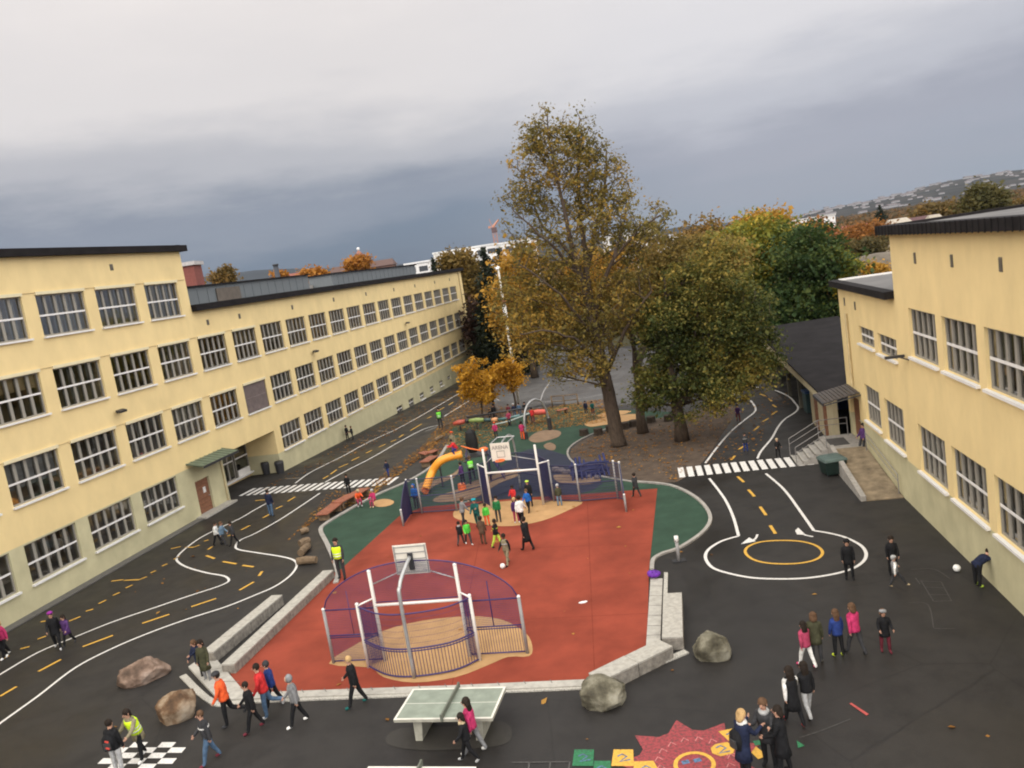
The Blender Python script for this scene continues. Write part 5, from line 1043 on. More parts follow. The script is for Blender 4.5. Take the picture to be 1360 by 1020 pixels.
# far ground cover
rs = np.random.RandomState(5); P = []
for k in range(4200):
    Y = 125 * math.exp(rs.uniform(0, 2.6)); X = Y * rs.uniform(-.62, .72); s = 2.0 + min(Y, 500) * .004; z0 = gz(Y)
    if X < -20 and Y < 220 and X > -75: continue
    c = np.array([X, Y, z0 + s * .8]); n = 26; d = rs.normal(size=(n, 3)); d /= np.linalg.norm(d, axis=1)[:, None]; P.append(c + d * np.array([s * 1.6, s * 1.6, s]) * rs.uniform(.6, 1, (n, 1)))
P = np.concatenate(P); o = leaves_mesh('distant_woods', P, 3.0, leafmat('distant_wood_leaves', [(.04, .045, .025), (.09, .07, .035), (.16, .085, .035), (.22, .13, .04)], .02), None, 7); tag(o, kind='stuff')
# mound
b = at(1165, 337, 100); m_ = MB(); m_.ell((0, 0, 0), (7.5, 6, 4.2), 28, 14); o = m_.build('mound', mat('bare_earth_mound', (.11, .09, .065), .95, noise=(.8, .35)), smooth=True); o.location = (b.x + 1, 102, b.z - 4.2); tag(o, kind='structure')
# ------------------------------------------------------------ hills
def ridge(name, prof, D, m, depth=.45, base=-2, rough=1.0):
    """prof: pixel skyline; a real slope running down towards the viewer"""
    xs = np.linspace(prof[0][0], prof[-1][0], 90); py = np.interp(xs, [p[0] for p in prof], [p[1] for p in prof]); m_ = MB(); rows = []
    for f in np.linspace(1.5, -1, 26):
        row = []
        for x, y in zip(xs, py):
            t = at(x, y, D); k = 1 - depth * max(f, 0) if f > 0 else 1 - depth * f * .6
            hgt = (t.z - base) * (math.cos(math.pi * f / 1.5) * .5 + .5 if f > 0 else 1 - f * f); nn = mnoise.fractal(Vector((t.x * .002, f * 3.1, D * .01)), 1, 2, 4) * 14 * rough * (1 - abs(f) if abs(f) < 1 else 0) * min(1, abs(f) * 6)
            row.append((t.x * k, D * k, base + hgt + nn))
        rows.append(row)
    n = len(xs)
    for r in rows: m_.v += r
    for i in range(len(rows) - 1):
        for k in range(n - 1): a = i * n + k; m_.f.append((a, a + 1, a + n + 1, a + n)); m_.mi.append(0)
    o = m_.build(name, m, smooth=True); return tag(o, kind='structure'), rows
hill_m = mat('wooded_hillside', (.045, .05, .045), .95, .1, (.004, .5), ramp=[(.3, (.012, .015, .014)), (.5, (.03, .03, .028)), (.65, (.055, .047, .04)), (.8, (.035, .035, .032))])
_, rows = ridge('hill', [(960, 306), (1020, 297), (1045, 291), (1100, 277), (1150, 268), (1200, 257), (1250, 243), (1300, 234), (1340, 228), (1400, 222), (1520, 205)], 4200, hill_m)
ridge('distant_hill', [(150, 380), (250, 372), (330, 362), (420, 357), (500, 354), (560, 350), (640, 338), (760, 322), (900, 303), (1000, 293)], 4700, mat('far_hillside', (.03, .035, .04), .95, .1, (.002, .3)), rough=2)
hh_ = MB(); wm = mat('pale_house_wall', (.33, .32, .32), .8); rm_ = mat('grey_house_roof', (.14, .12, .12), .8)
hh_.use(wm).bb(-9, 9, -6, 6, -4, 5); hh_.use(rm_).prism([(-9.5, -7), (9.5, -7), (9.5, 7), (-9.5, 7)], 5, 5.3)
hh_.rings([[(-9.5, -7, 5.3), (9.5, -7, 5.3), (9.5, 7, 5.3), (-9.5, 7, 5.3)], [(-9.5, -.1, 9), (9.5, -.1, 9), (9.5, .1, 9), (-9.5, .1, 9)]])
proto = hh_.build('hillside_house'); tag(proto, 'small pale house among many on the wooded hillside', 'house', 'houses scattered over the hillside'); rs = random.Random(8)
nrow = len(rows[0])
for i in range(190):
    r = rs.choice([3, 5, 7, 8, 9, 9, 10, 10, 11, 11, 12, 13]); k = int(rs.uniform(8, nrow - 26)); a = Vector(rows[r][k]).lerp(Vector(rows[r + 1][k + 1]), rs.random())
    o = proto if i == 0 else proto.copy()
    if i: C.objects.link(o)
    o.location = a + Vector((rs.uniform(-20, 20), 0, 1)); o.rotation_euler = (0, 0, rs.uniform(-.6, .6)); s = rs.choice([.45, .6, .6, .8, 1.1]); o.scale = (s * rs.uniform(.8, 1.6), s, s * rs.uniform(.6, .9))
# ------------------------------------------------------------ distant buildings
def block(label, px, ytop, Y, w, d, col, roofc=(.1, .1, .1), gable=0, win=0, name='distant_building', zlow=None, rz=0):
    c = at(px, ytop, Y); zb = gz(Y); H_ = c.z - zb; root = thing(name, label, 'building', (c.x, Y, zb), rz); Hw = H_ - gable
    m_ = MB(); m_.bb(-w / 2, w / 2, 0, d, 0, Hw); m_.build('wall', mat('wall_%02d%02d%02d' % tuple(int(x * 99) for x in col), col, .85), root)
    m_ = MB()
    if gable: m_.rings([[(-w / 2 - .5, -.5, Hw), (w / 2 + .5, -.5, Hw), (w / 2 + .5, d + .5, Hw), (-w / 2 - .5, d + .5, Hw)], [(-w / 2 - .5 + gable * .4, d / 2 - .2, H_), (w / 2 + .5 - gable * .4, d / 2 - .2, H_), (w / 2 + .5 - gable * .4, d / 2 + .2, H_), (-w / 2 - .5 + gable * .4, d / 2 + .2, H_)]])
    else: m_.bb(-w / 2 - .3, w / 2 + .3, -.3, d + .3, Hw + .003, Hw + .5)
    m_.build('roof', mat('roofc_%02d%02d%02d' % tuple(int(x * 99) for x in roofc), roofc, .8), root)
    if win:
        dark = mat('dark_window_band', (.05, .055, .06), .3)
        for r in range(3):
            for k in range(win):
                x = -w / 2 + w * (k + .5) / win; m_ = MB(); m_.bb(x - w / win * .36, x + w / win * .36, -.05, -.004, Hw - 2.6 - r * 3.4, Hw - 1.0 - r * 3.4); m_.build('window', dark, root)
    return root
white = (.72, .71, .68)
block('white modern building left of the conifers, lower part', 585, 345, 250, 22, 20, white, (.7, .7, .68), win=6)
block('white modern block with upper storey just left of the conifers', 630, 329, 262, 14, 18, white, (.6, .6, .58), win=4)
block('long white building with dark window band right of the conifers', 668, 324, 270, 22, 18, white, (.7, .7, .68), win=6)
block('small white rooftop block between the white buildings', 593, 335, 275, 9, 12, (.62, .60, .55), (.65, .65, .62), win=0)
block('red brick tower block beside the high end of the left building', 242, 354, 110, 2.9, 3, (.20, .06, .045), (.45, .42, .4), name='brick_tower')
block('red-brown roofed building under the distant turret', 478, 349, 260, 20, 10, (.16, .09, .07), (.09, .05, .04), gable=2)
block('red-roofed house far behind the plant rooms', 398, 361, 300, 16, 12, (.3, .2, .15), (.22, .07, .05), gable=3)
block('white building strip showing behind the tallest tree', 838, 308, 240, 14, 12, white, (.5, .5, .5), win=5)
block('white low building right of the tallest tree', 900, 312, 240, 18, 12, white, (.45, .46, .48), win=5)
block('flat pale building behind the golden tree tops', 1060, 293, 330, 30, 20, white, (.55, .53, .5), win=0)
block('cream gabled house over the corner of the right building', 1202, 289, 150, 4, 6, (.42, .36, .26), (.34, .30, .24), gable=2.0, name='distant_house')
block('white gabled house with dark roof over the right building', 1228, 287, 160, 9, 8, (.40, .36, .32), (.08, .035, .035), gable=2.0, name='distant_house')
block('cream gable behind the right building roof, beside the dark roof', 1249, 284, 158, 3.0, 5, (.42, .36, .26), (.32, .28, .22), gable=2.4, name='distant_house')
block('small red-roofed house among the orange trees', 1130, 300, 190, 12, 8, (.5, .4, .35), (.35, .10, .08), gable=2.5, name='distant_house')
c = at(478, 344, 262); o = thing('turret', 'thin reddish turret with a pale ball on top, on the distant roof', 'tower', (c.x, 262, c.z)); bar(o, [(0, 0, -12), (0, 0, 1.2)], [1.2, 1.2], mat('turret_red', (.30, .13, .09)), 'shaft', 8); bar(o, [(0, 0, 1.2), (0, 0, 2.8)], [1.5, .1], MATS['turret_red'], 'spire', 8); m_ = MB(); m_.ell((0, 0, 3.2), (.5, .5, .5), 8, 6); m_.build('ball', white_m, o)
c = at(366, 353, 200); o = thing('chimney', 'dark distant chimney behind the plant room roof', 'chimney', (c.x, 200, gz(200))); bar(o, [(0, 0, 0), (0, 0, c.z - gz(200))], [.9, .6], mat('dark_chimney', (.04, .045, .055)), 'shaft', 8); bar(o, [(0, 0, c.z - gz(200)), (0, 0, c.z - gz(200) + .4)], .75, dark_m, 'rim', 8)
b = at(655, 297, 300); CR = thing('tower_crane', 'orange tower crane standing behind the white buildings', 'crane', (b.x, 300, gz(300))); cr = mat('crane_orange', (.42, .20, .13), .6); Hc = b.z - gz(300)
m_ = MB()
for dx in (-.7, .7):
    for dy in (-.7, .7): m_.tube([(dx, dy, 0), (dx, dy, Hc - 2)], .13, 4)
for k in range(int(Hc / 2)): m_.tube([(-.7, -.7, k * 2), (.7, -.7, k * 2 + 2)], .08, 4); m_.tube([(.7, -.7, k * 2), (-.7, -.7, k * 2 + 2)], .08, 4)
m_.build('mast', cr, CR)
m_ = MB(); m_.bb(-1.0, 1.0, -1, 1, Hc - 3.2, Hc - 1.4); m_.build('cab', mat('crane_cab', (.10, .06, .06)), CR)
m_ = MB(); m_.tube([(-.5, 0, Hc - 1.4), (2.2, 0, Hc + 1.2)], [.5, .25], 4); m_.tube([(-.5, 0, Hc - 1), (-1.2, 0, Hc + 1.8)], .1, 4); m_.build('jib', cr, CR); m_ = MB(); m_.bb(-2.0, -1.1, -.5, .5, Hc - 1.5, Hc - .7); m_.build('counterweight', cr, CR)
# green roofed stand, dark car and lawn at the far end of the left building
sheet('lawn', [(633, 492), (640, 470), (655, 462), (672, 468), (668, 478), (655, 486)], mat('short_lawn', (.06, .12, .035), .95, noise=(.6, .3)), .02, sm=3)
b = LBp = Matrix.Translation(LB.location) @ Euler((0, 0, LB.rotation_euler.z)).to_matrix().to_4x4() @ Vector((74.5, -1.4, 0))
o = thing('entrance_canopy', 'small green canopy at the far corner of the left building', 'canopy', (b.x, b.y, gz(b.y)), math.pi / 2 - AL); gcan = mat('green_canopy', (.10, .22, .12), .6)
m_ = MB(); m_.rings([[(-2.2, -1.3, 2.9), (2.2, -1.3, 2.9), (2.2, 1.2, 3.4), (-2.2, 1.2, 3.4)], [(-2.2, -1.3, 3.0), (2.2, -1.3, 3.0), (2.2, 1.2, 3.5), (-2.2, 1.2, 3.5)]]); m_.build('roof', gcan, o)
for x in (-2, 2): bar(o, [(x, -1.2, -.1), (x, -1.2, 2.9)], .06, dark_m, 'post', 8)
def car(label, px, py, rz, col):
    b = g(px, py); o = thing('parked_car', label, 'car', b, rz); m_ = MB(); pm = mat('car_paint_%d' % int(px), col, .3, .6, (3, .05)); gl = mat('car_glass', (.02, .025, .03), .1, .8)
    prof = [(-2.1, .35), (-2.15, .75), (-1.5, .9), (2.0, .95), (2.15, .8), (2.15, .35)]
    m_.rings([[(x, -.85, z) for x, z in prof], [(x, .85, z) for x, z in prof]]); m_.build('body', pm, o, bevel=.04)
    pr = [(-1.0, .95), (-.35, 1.42), (1.3, 1.45), (1.9, .97)]; m_ = MB(); m_.rings([[(x, -.72, z) for x, z in pr], [(x, .72, z) for x, z in pr]]); m_.build('glasshouse', gl, o)
    m_ = MB(); m_.bb(-.3, 1.25, -.7, .7, 1.455, 1.49); m_.build('roof', pm, o)
    for x in (-1.35, 1.35):
        for y in (-.8, .8): m_ = MB(); m_.tube([(x, y - .1, .32), (x, y + .1, .32)], .32, 14); m_.build('wheel', dark_m, o)
car('dark car parked beyond the green canopy at the far end of the left building', 638, 462, R(10), (.02, .03, .035))
car('dark green car parked in front of the conifers', 652, 458, R(14), (.03, .05, .045))
# fallen leaves
rs = np.random.RandomState(11); P = []
def scat(poly, n, z=.012):
    A = [g(*p) for p in poly]
    for _ in range(n):
        a, b2 = rs.random_sample(2); q = A[0].lerp(A[1], a).lerp(A[3].lerp(A[2], a), b2); P.append((q.x, q.y, gz(q.y) + z + rs.uniform(0, .02)))
scat([(555, 600), (610, 530), (700, 545), (620, 615)], 4200); scat([(700, 545), (800, 530), (810, 560), (700, 575)], 3600); scat([(755, 600), (800, 575), (940, 560), (900, 640)], 900); scat([(430, 690), (500, 655), (570, 600), (610, 560)], 1200)
scat([(380, 720), (420, 690), (470, 655), (440, 650)], 260); scat([(940, 620), (900, 545), (1060, 520), (1000, 600)], 500); scat([(330, 660), (600, 515), (620, 520), (480, 600)], 900)
scat([(300, 860), (900, 860), (870, 660), (560, 690)], 22, .02); scat([(0, 1010), (1360, 1010), (1200, 700), (100, 800)], 26, .012); scat([(20, 950), (420, 800), (330, 700), (20, 850)], 20)
o = leaves_mesh('fallen_leaves', P, .14, leafmat('fallen_leaf', [(.20, .08, .02), (.36, .17, .04), (.5, .28, .06)], .5), None, 3, flat=4); tag(o, kind='stuff')
# ------------------------------------------------------------ people
COL = dict(black=(.012, .012, .013), navy=(.015, .02, .045), dgrey=(.04, .04, .042), grey=(.20, .20, .20), lgrey=(.38, .38, .37), white=(.68, .67, .63), red=(.50, .03, .03), pink=(.44, .035, .115), dpink=(.32, .045, .09), orange=(.85, .11, .03), blue=(.02, .12, .42), dblue=(.02, .04, .16), jeans=(.07, .12, .19), ljeans=(.14, .21, .28), olive=(.055, .055, .03), brown=(.09, .055, .035), green=(.02, .16, .05), lgreen=(.09, .52, .06), teal=(.01, .20, .20), dteal=(.01, .09, .08), purple=(.07, .03, .11), violet=(.25, .03, .25), maroon=(.12, .02, .03), tan=(.42, .33, .2), yellow=(.62, .80, .05), blond=(.42, .27, .12), dhair=(.02, .014, .01), bhair=(.10, .055, .03), skinl=(.50, .28, .19), skind=(.12, .06, .035), skinm=(.30, .16, .10), teal2=(.02, .3, .36), lime=(.45, .62, .08), khaki=(.22, .19, .12))
def cloth(c): return mat('cloth_' + c, COL[c], .85, .2, (7, .4), bump=(11, 1.0))
def skinm_(c): return mat('skin_' + c, COL[c], .55, .4, (5, .08))
POSES = {  # hipL kneeL hipR kneeR | armL(s, ab, e) armR | lean
 'stand': (3, 2, -3, 2, (5, 8, 12), (2, 8, 15), 2), 'walk': (20, 7, -15, 12, (-18, 7, 18), (20, 7, 28), 4), 'walk2': (-13, 24, 18, 5, (18, 9, 30), (-14, 7, 18), 5), 'run': (38, 30, -22, 62, (-30, 10, 70), (35, 10, 75), 14),
 'kickback': (4, 5, -18, 60, (10, 10, 25), (-15, 8, 20), 6), 'phone': (4, 4, -2, 4, (38, 6, 80), (32, 8, 85), 6), 'hands': (6, 4, -6, 4, (18, 10, 55), (18, 10, 55), 2), 'reach': (8, 5, -10, 8, (75, 12, 15), (20, 8, 20), 8),
 'bend': (4, 4, -2, 4, (75, 8, 15), (70, 8, 20), 72), 'sit': (85, 85, 80, 88, (30, 10, 40), (25, 10, 45), 6), 'kick': (-12, 18, 40, 15, (30, 35, 20), (-25, 30, 20), -4), 'lean': (14, 4, 22, 8, (10, 8, 30), (15, 8, 35), -6), 'crouch': (70, 100, 60, 105, (50, 12, 40), (45, 12, 45), 30)}
QUEUE = []
def person(label, px, py, ytop, face, pose='stand', top='black', legs='black', shoes='black', hair='dhair', hl='short', skin='skinl', coat=None, hat=None, vest=None, hood=None, bands=None, scarf=None, sleeve=None, z=0.0, H=None, grp=None, hold=None):
    base = g(px, py) + Vector((0, 0, z))
    if H is None: H = max(1.05, min(1.85, height(base, ytop))) if z == 0 else 1.3
    QUEUE.append((label, base, H, R(face), POSES[pose] if isinstance(pose, str) else pose, top, legs, shoes, hair, hl, skin, coat, hat, vest, hood, bands, scarf, sleeve, grp, hold))
def ring_at(c, ax, rx, ry, n=12, fw=None):
    """ring round torso axis ax at c; rx sideways, ry forward"""
    X = Vector((1, 0, 0)); Y_ = X.cross(ax) * -1
    return [c + X * rx * math.cos(a) + Y_ * ry * math.sin(a) for a in [2 * math.pi * k / n for k in range(n)]]
def build_people():
    jobs = []
    for q in QUEUE:
        (label, base, H, face, P, top, legs, shoes, hair, hl, skin, coat, hat, vest, hood, bands, scarf, sleeve, grp, hold) = q
        kid = H < 1.55; hr = .068 if kid else .06
        hL, kL, hR, kR, aL_, aR_, lean = P; T, SK = .245, .235
        def leg(s, h, k):
            h, k = R(h), R(k); hip = Vector((s * .06, 0, 0)); kn = hip + Vector((s * .008, math.sin(h) * T, -math.cos(h) * T)); an = kn + Vector((s * .004, math.sin(h - k) * SK, -math.cos(h - k) * SK))
            fa = (h - k) * .75 if abs(h - k) > .5 else 0; toe = an + Vector((s * .015, math.cos(fa) * .10, math.sin(fa) * .10 - .018)); heel = an + Vector((0, -.02 * math.cos(fa), -.02)); return hip, kn, an, toe
        LG = [leg(-1, hL, kL), leg(1, hR, kR)]; low = min(min(l[2].z, l[3].z) for l in LG) - .022
        ln = R(lean); ax = Vector((0, math.sin(ln), math.cos(ln))); pz = Vector((0, 0, -low))
        pel = pz.copy(); W_ = pel + ax * .11; Cst = pel + ax * .22; Nb = pel + ax * .295; hd = Vector((0, math.sin(ln * .75), math.cos(ln * .75)))
        Nk = Nb + hd * .035; J = Nk + hd * .03 + Vector((0, .008, 0)); Hm = J + hd * .055; Ht = Hm + hd * .045
        def arm(s, t):
            sw, ab, el = R(t[0]) , R(t[1]), R(t[2]); sh = pel + ax * .268 + Vector((s * .104, 0, 0))
            d1 = Vector((s * math.sin(ab), math.sin(sw) * math.cos(ab), -math.cos(sw) * math.cos(ab))); el_ = sh + d1 * .155
            d2 = Vector((s * math.sin(ab) * .3, math.sin(sw + el), -math.cos(sw + el))).normalized(); wr = el_ + d2 * .135; return sh, el_, wr, wr + d2 * .045, d2
        AR2 = [arm(-1, aL_), arm(1, aR_)]
        V, E, RR = [], [], []
        def add(p, r, par=None):
            V.append(p * H); RR.append((r[0] * H, r[1] * H) if isinstance(r, tuple) else (r * H, r * H))
            if par is not None: E.append((par, len(V) - 1))
            return len(V) - 1
        f = 1.08 if kid else 1
        i0 = add(pel, (.078 * f, .062 * f)); i1 = add(W_, (.075 * f, .058 * f), i0); i2 = add(Cst, (.088 * f, .062 * f), i1); i3 = add(Nb, (.055, .045), i2); i4 = add(Nk, .032, i3); i5 = add(J, (.043, .048), i4); i6 = add(Hm, (hr * .92, hr), i5); i7 = add(Ht, (hr * .62, hr * .7), i6)
        bones = [(pel, W_, .06, 0), (W_, Cst, .07, 0), (Cst, Nb, .06, 0), (Nk, Ht, .05, 3)]
        for l in LG:
            l = [p + pz for p in l]; a = add(l[0], .060, i0); b = add(l[1], .045, a); c = add(l[2], .032, b); d = add(l[3], (.030, .022), c)
            bones += [(l[0] + Vector((0, 0, -.02)), l[1], .04, 1), (l[1], l[2] + Vector((0, 0, .02)), .03, 1), (l[2], l[3], .02, 2)]
        for s, A in zip((-1, 1), AR2):
            a = add(A[0], .043, i2); b = add(A[1], .037, a); c = add(A[2], .027, b); d = add(A[3], (.020, .012), c)
            bones += [(A[0], A[1], .03, 4), (A[1], A[2], .026, 4), (A[2] + (A[3] - A[2]) * .3, A[3] + A[4] * .04, .015, 3)]
        me = bpy.data.meshes.new('skel'); me.from_pydata([tuple(v) for v in V], E, []); o = bpy.data.objects.new('skel', me); C.objects.link(o)
        o.modifiers.new('skin', 'SKIN'); sv = me.skin_vertices[0].data
        for i, r in enumerate(RR): sv[i].radius = r
        sv[0].use_root = True; ss = o.modifiers.new('sub', 'SUBSURF'); ss.levels = 1; ss.render_levels = 1
        jobs.append((o, q, bones, dict(pel=pel, ax=ax, W=W_, C=Cst, Nb=Nb, Nk=Nk, J=J, Hm=Hm, Ht=Ht, hd=hd, AR=AR2, hr=hr, LG=[[p + pz for p in l] for l in LG])))
    dg = bpy.context.evaluated_depsgraph_get(); dg.update()
    metal_grey = mat('reflective_band', (.62, .63, .6), .3, .6, metal=.4)
    for o, q, bones, k in jobs:
        (label, base, H, face, P, top, legs, shoes, hair, hl, skin, coat, hat, vest, hood, bands, scarf, sleeve, grp, hold) = q
        ev = o.evaluated_get(dg); m2 = ev.to_mesh(); mb = MB(); mlist = [cloth(top), cloth(legs), cloth(shoes), skinm_(skin), cloth(sleeve or top)]
        mb.m = []; mb.v = [tuple(v.co) for v in m2.vertices]; idx = {}
        for m_ in mlist:
            if m_ not in mb.m: mb.m.append(m_)
        for p in m2.polygons:
            c = p.center / H; best = None
            for a, b, r, t in bones:
                ab = b - a; u = max(0, min(1, (c - a).dot(ab) / ab.dot(ab))); d = (c - a - ab * u).length - r
                if best is None or d < best[0]: best = (d, t)
            mb.f.append(tuple(p.vertices)); mb.mi.append(mb.m.index(mlist[best[1]]))
        ev.to_mesh_clear(); skm = mlist[3]
        # face
        Hm, hd, hr = k['Hm'], k['hd'], k['hr']; fw = Vector((0, math.cos(R(P[6]) * .75), -math.sin(R(P[6]) * .75)))
        mb.use(skm); mb.rings([[(Hm + fw * (hr * 1.0) + Vector((x * .011, 0, 0)) + hd * z) * H for x, z in ((-1, -.022), (1, -.022), (.4, .012), (-.4, .012))], [(Hm + fw * (hr * 1.28) + Vector((x * .005, 0, 0)) + hd * z) * H for x, z in ((-1, -.018), (1, -.018), (.4, -.012), (-.4, -.012))]])
        for s in (-1, 1): mb.ell((Hm + Vector((s * hr * .93, 0, 0)) - hd * .008) * H, (.008 * H, .012 * H, .018 * H), 6, 4)
        eye = mat('eye_dark', (.02, .015, .012), .3); mb.use(eye)
        for s in (-1, 1): mb.ell((Hm + fw * hr * .93 + Vector((s * .024, 0, 0)) + hd * .006) * H, (.008 * H, .006 * H, .005 * H), 6, 4)
        mb.use(mat('lip', (.30, .10, .08), .5)); mb.ell((Hm + fw * hr * .92 - hd * .036) * H, (.016 * H, .007 * H, .005 * H), 6, 4)
        # hands: five curled fingers each
        mb.use(skm)
        for s, A in zip((-1, 1), k['AR']):
            d2 = A[4]; pw = A[3]; side = Vector((0, math.cos(0), 0)) - d2 * d2.y; side = side.normalized() if side.length > .2 else Vector((0, 0, 1)); inn = d2.cross(side) * s
            for j, (o_, L_) in enumerate(((-.015, .034), (-.005, .042), (.005, .044), (.015, .038))):
                r0 = pw - d2 * .012 + side * o_; r1 = r0 + d2 * (L_ * .6) - inn * .004; r2 = r1 + d2 * (L_ * .5) - inn * .014; mb.tube([r0 * H, r1 * H, r2 * H], [.0058 * H, .0052 * H, .0036 * H], 5)
            t0 = pw - d2 * .034 + side * .012; mb.tube([t0 * H, (t0 + side * .018 + d2 * .014) * H, (t0 + side * .022 + d2 * .034 - inn * .006) * H], [.0075 * H, .006 * H, .004 * H], 5)
        body = mb.build('person', None, None, smooth=True); body.location = base; body.rotation_euler = (0, 0, -face); tag(body, label, 'person', grp)
        pel, ax, Cst, Nb, Nk = k['pel'], k['ax'], k['C'], k['Nb'], k['Nk']
        def loft(name, specs, m_, parent=body):
            mm = MB(); mm.rings([[v * H for v in ring_at(c, a, rx, ry)] for c, a, rx, ry in specs]); return mm.build(name, m_, parent, smooth=True)
        up_ = Vector((0, 0, 1)); hem = {None: -.035, 'mid': -.13, 'long': -.22}[coat]
        sp_ = [(pel + ax * .318, ax, .048, .046), (pel + ax * .300, ax, .062, .054), (pel + ax * .283, ax, .102, .068), (pel + ax * .24, ax, .120, .088), (pel + ax * .15, ax, .110, .088), (pel + ax * .06, ax, .104, .084), (pel + ax * .0, ax, .108, .088)]
        dn = (ax + up_).normalized() if P[6] < 60 else ax
        sp_.append((pel + dn * hem, dn, .108 + .10 * (-hem - .03), .090 + .14 * (-hem - .03)))
        if coat: sp_.insert(-1, (pel + dn * hem * .5, dn, .111, .094))
        loft('coat' if coat else 'jacket', sp_[::-1], cloth(top))
        if vest:
            vm = mat('hi_vis_' + vest, {'yellow': (.62, .86, .02), 'green': (.18, .70, .05)}[vest], .6, .3, (6, .06))
            vo = loft('vest', [(c, a, rx * 1.05 + .003, ry * 1.06 + .003) for c, a, rx, ry in [sp_[2], sp_[3], sp_[4], sp_[5], sp_[6]]][::-1], vm)
            for h_ in (.05, .11): loft('reflective_band', [(pel + ax * h_, ax, .119, .098), (pel + ax * (h_ + .022), ax, .120, .099)], metal_grey, vo)
        if bands: loft('stripe', [(pel + ax * .17, ax, .116, .093), (pel + ax * .20, ax, .119, .094)], cloth(bands))
        if scarf: loft('scarf', [(Nb - ax * .02, ax, .078, .07), (Nb + ax * .015, ax, .074, .068), (Nk + ax * .005, ax, .056, .056)], cloth(scarf))
        bk = -fw
        if hood:
            mm = MB(); mm.ell((Hm + bk * .008 + hd * .004) * H, (hr * 1.22 * H, hr * 1.15 * H, hr * 1.38 * H), 12, 8); mm.build('hood', cloth(hood), body, smooth=True)
            mm = MB(); mm.ell((Hm + fw * hr * .62) * H, (hr * .75 * H, hr * .62 * H, hr * .95 * H), 10, 6); mm.build('face', skm, body, smooth=True)
        else:
            hm = cloth(hair) if hair in COL else None
            mm = MB(); mm.ell((Hm + bk * hr * .22 + hd * hr * .22) * H, (hr * 1.08 * H, hr * 1.02 * H, hr * 1.12 * H), 12, 8)
            if hl != 'short':
                z1 = -.10 if hl == 'mid' else -.19
                mm.rings([[v * H for v in ring_at(Hm + bk * a + up_ * b, up_, w, d_, 8)] for a, b, w, d_ in ((.03, .02, hr * 1.05, hr * .85), (.045, -.05, hr * 1.05, .035), (.066, z1 * .7, hr * .95, .026), (.07, z1, .03, .012))][::-1])
            mm.build('hair', hm, body, smooth=True)
            if hat:
                mm = MB(); mm.rings([[v * H for v in ring_at(Hm + hd * a, hd, hr * w, hr * w * 1.04, 12)] for a, w in ((.026, 1.14), (.04, 1.15), (.058, 1.0), (.074, .68), (.084, .2))]); mm.build('hat', cloth(hat), body, smooth=True)
        if hold == 'paper': mm = MB(); A = k['AR'][1]; mm.box((A[3] + A[4] * .02) * H, (.12, .02, .10), rx=.5); mm.build('sleeve_cuff', cloth('white'), body)
        bpy.data.objects.remove(o)
def backpack(px, py, h, label, col, face):
    b = g(px, py, 0); c = b + Vector((0, 0, h)); o = thing('backpack', label, 'backpack', c, -R(face)); m_ = MB()
    m_.rings([[(x * w, y * d_ - .02, z) for x, y in ((-1, -.6), (-.6, -1), (.6, -1), (1, -.6), (1, .6), (.6, .8), (-.6, .8), (-1, .6))] for z, w, d_ in ((-.24, .10, .06), (-.2, .155, .11), (0, .165, .13), (.14, .15, .11), (.22, .09, .06))]); m_.build('bag', cloth(col), o, smooth=True)
    m_ = MB(); m_.box((0, -.15, -.06), (.20, .04, .2)); m_.build('front_pocket', mat('pocket_dark', (.03, .03, .03)), o, bevel=.01)
    for x in (-.09, .09): m_ = MB(); m_.tube([(x, .08, .2), (x, .2, .12), (x, .2, -.05), (x, .08, -.16)], .015, 6); m_.build('strap', mat('strap_grey', (.12, .12, .12)), o)
    for z in ((.08, -.1) if 'red' in label else ()): m_ = MB(); m_.box((.02, -.175 + (.02 if z > 0 else 0), z), (.10, .012, .05), ry=.4); m_.build('patch', mat('red_patch', (.55, .06, .04)), o)
    return o
p_ = person
# left side
p_('person in a pink jacket and dark trousers at the left picture edge', 9, 872, 822, 200, 'walk', 'pink', 'black', 'white', 'blond', 'mid')
p_('person in a black jacket cut by the left picture edge, beside the pink jacket', 0, 878, 828, 190, 'walk2', 'black', 'black', 'white', 'bhair')
p_('person in a black coat and violet hat walking on the left lane line', 78, 861, 811, 160, 'walk', 'black', 'black', 'lgrey', hat='violet', coat='mid')
p_('person in a purple coat beside the violet hat on the left lane', 93, 857, 816, 190, 'walk2', 'purple', 'black', 'dgrey', hl='mid', coat='mid')
p_('person in a navy coat and pink shoes left of the olive coat', 269, 899, 849, 210, 'reach', 'navy', 'black', 'pink', 'bhair', 'mid', coat='mid')
p_('person in an olive green coat standing on the granite corner', 277, 905, 850, 190, 'stand', 'olive', 'grey', 'dgrey', 'dhair', 'mid', coat='long')
p_('person in a bright orange jacket and striped hat walking left', 305, 963, 894, 265, 'kickback', 'orange', 'black', 'dgrey', hat='dgrey', H=1.72)
p_('person in a black jacket walking just right of the orange jacket', 340, 970, 904, 250, 'walk', 'black', 'black', 'maroon')
p_('person in a red jacket and jeans walking beside the red court corner', 357, 952, 881, 262, 'kickback', 'red', 'jeans', 'lgrey')
p_('person in a blue jacket half hidden behind the red jacket', 366, 938, 877, 262, 'walk', 'dblue', 'black', 'grey', hair='dgrey')
p_('person in a light grey hoodie with the hood up and black trousers', 398, 962, 895, 255, 'walk', 'grey', 'black', 'white', hood='grey')
p_('fair-haired person in black with green shoes striding left of the near goal', 476, 937, 870, 265, 'walk', 'black', 'black', 'dteal', 'blond')
p_('person in a yellow high-visibility vest bending over the painted chessboard', 190, 1008, 946, 205, (12, 6, -10, 14, (40, 14, 30), (30, 10, 40), 16), 'khaki', 'black', 'white', 'dhair', 'mid', vest='yellow', coat='mid', H=1.66)
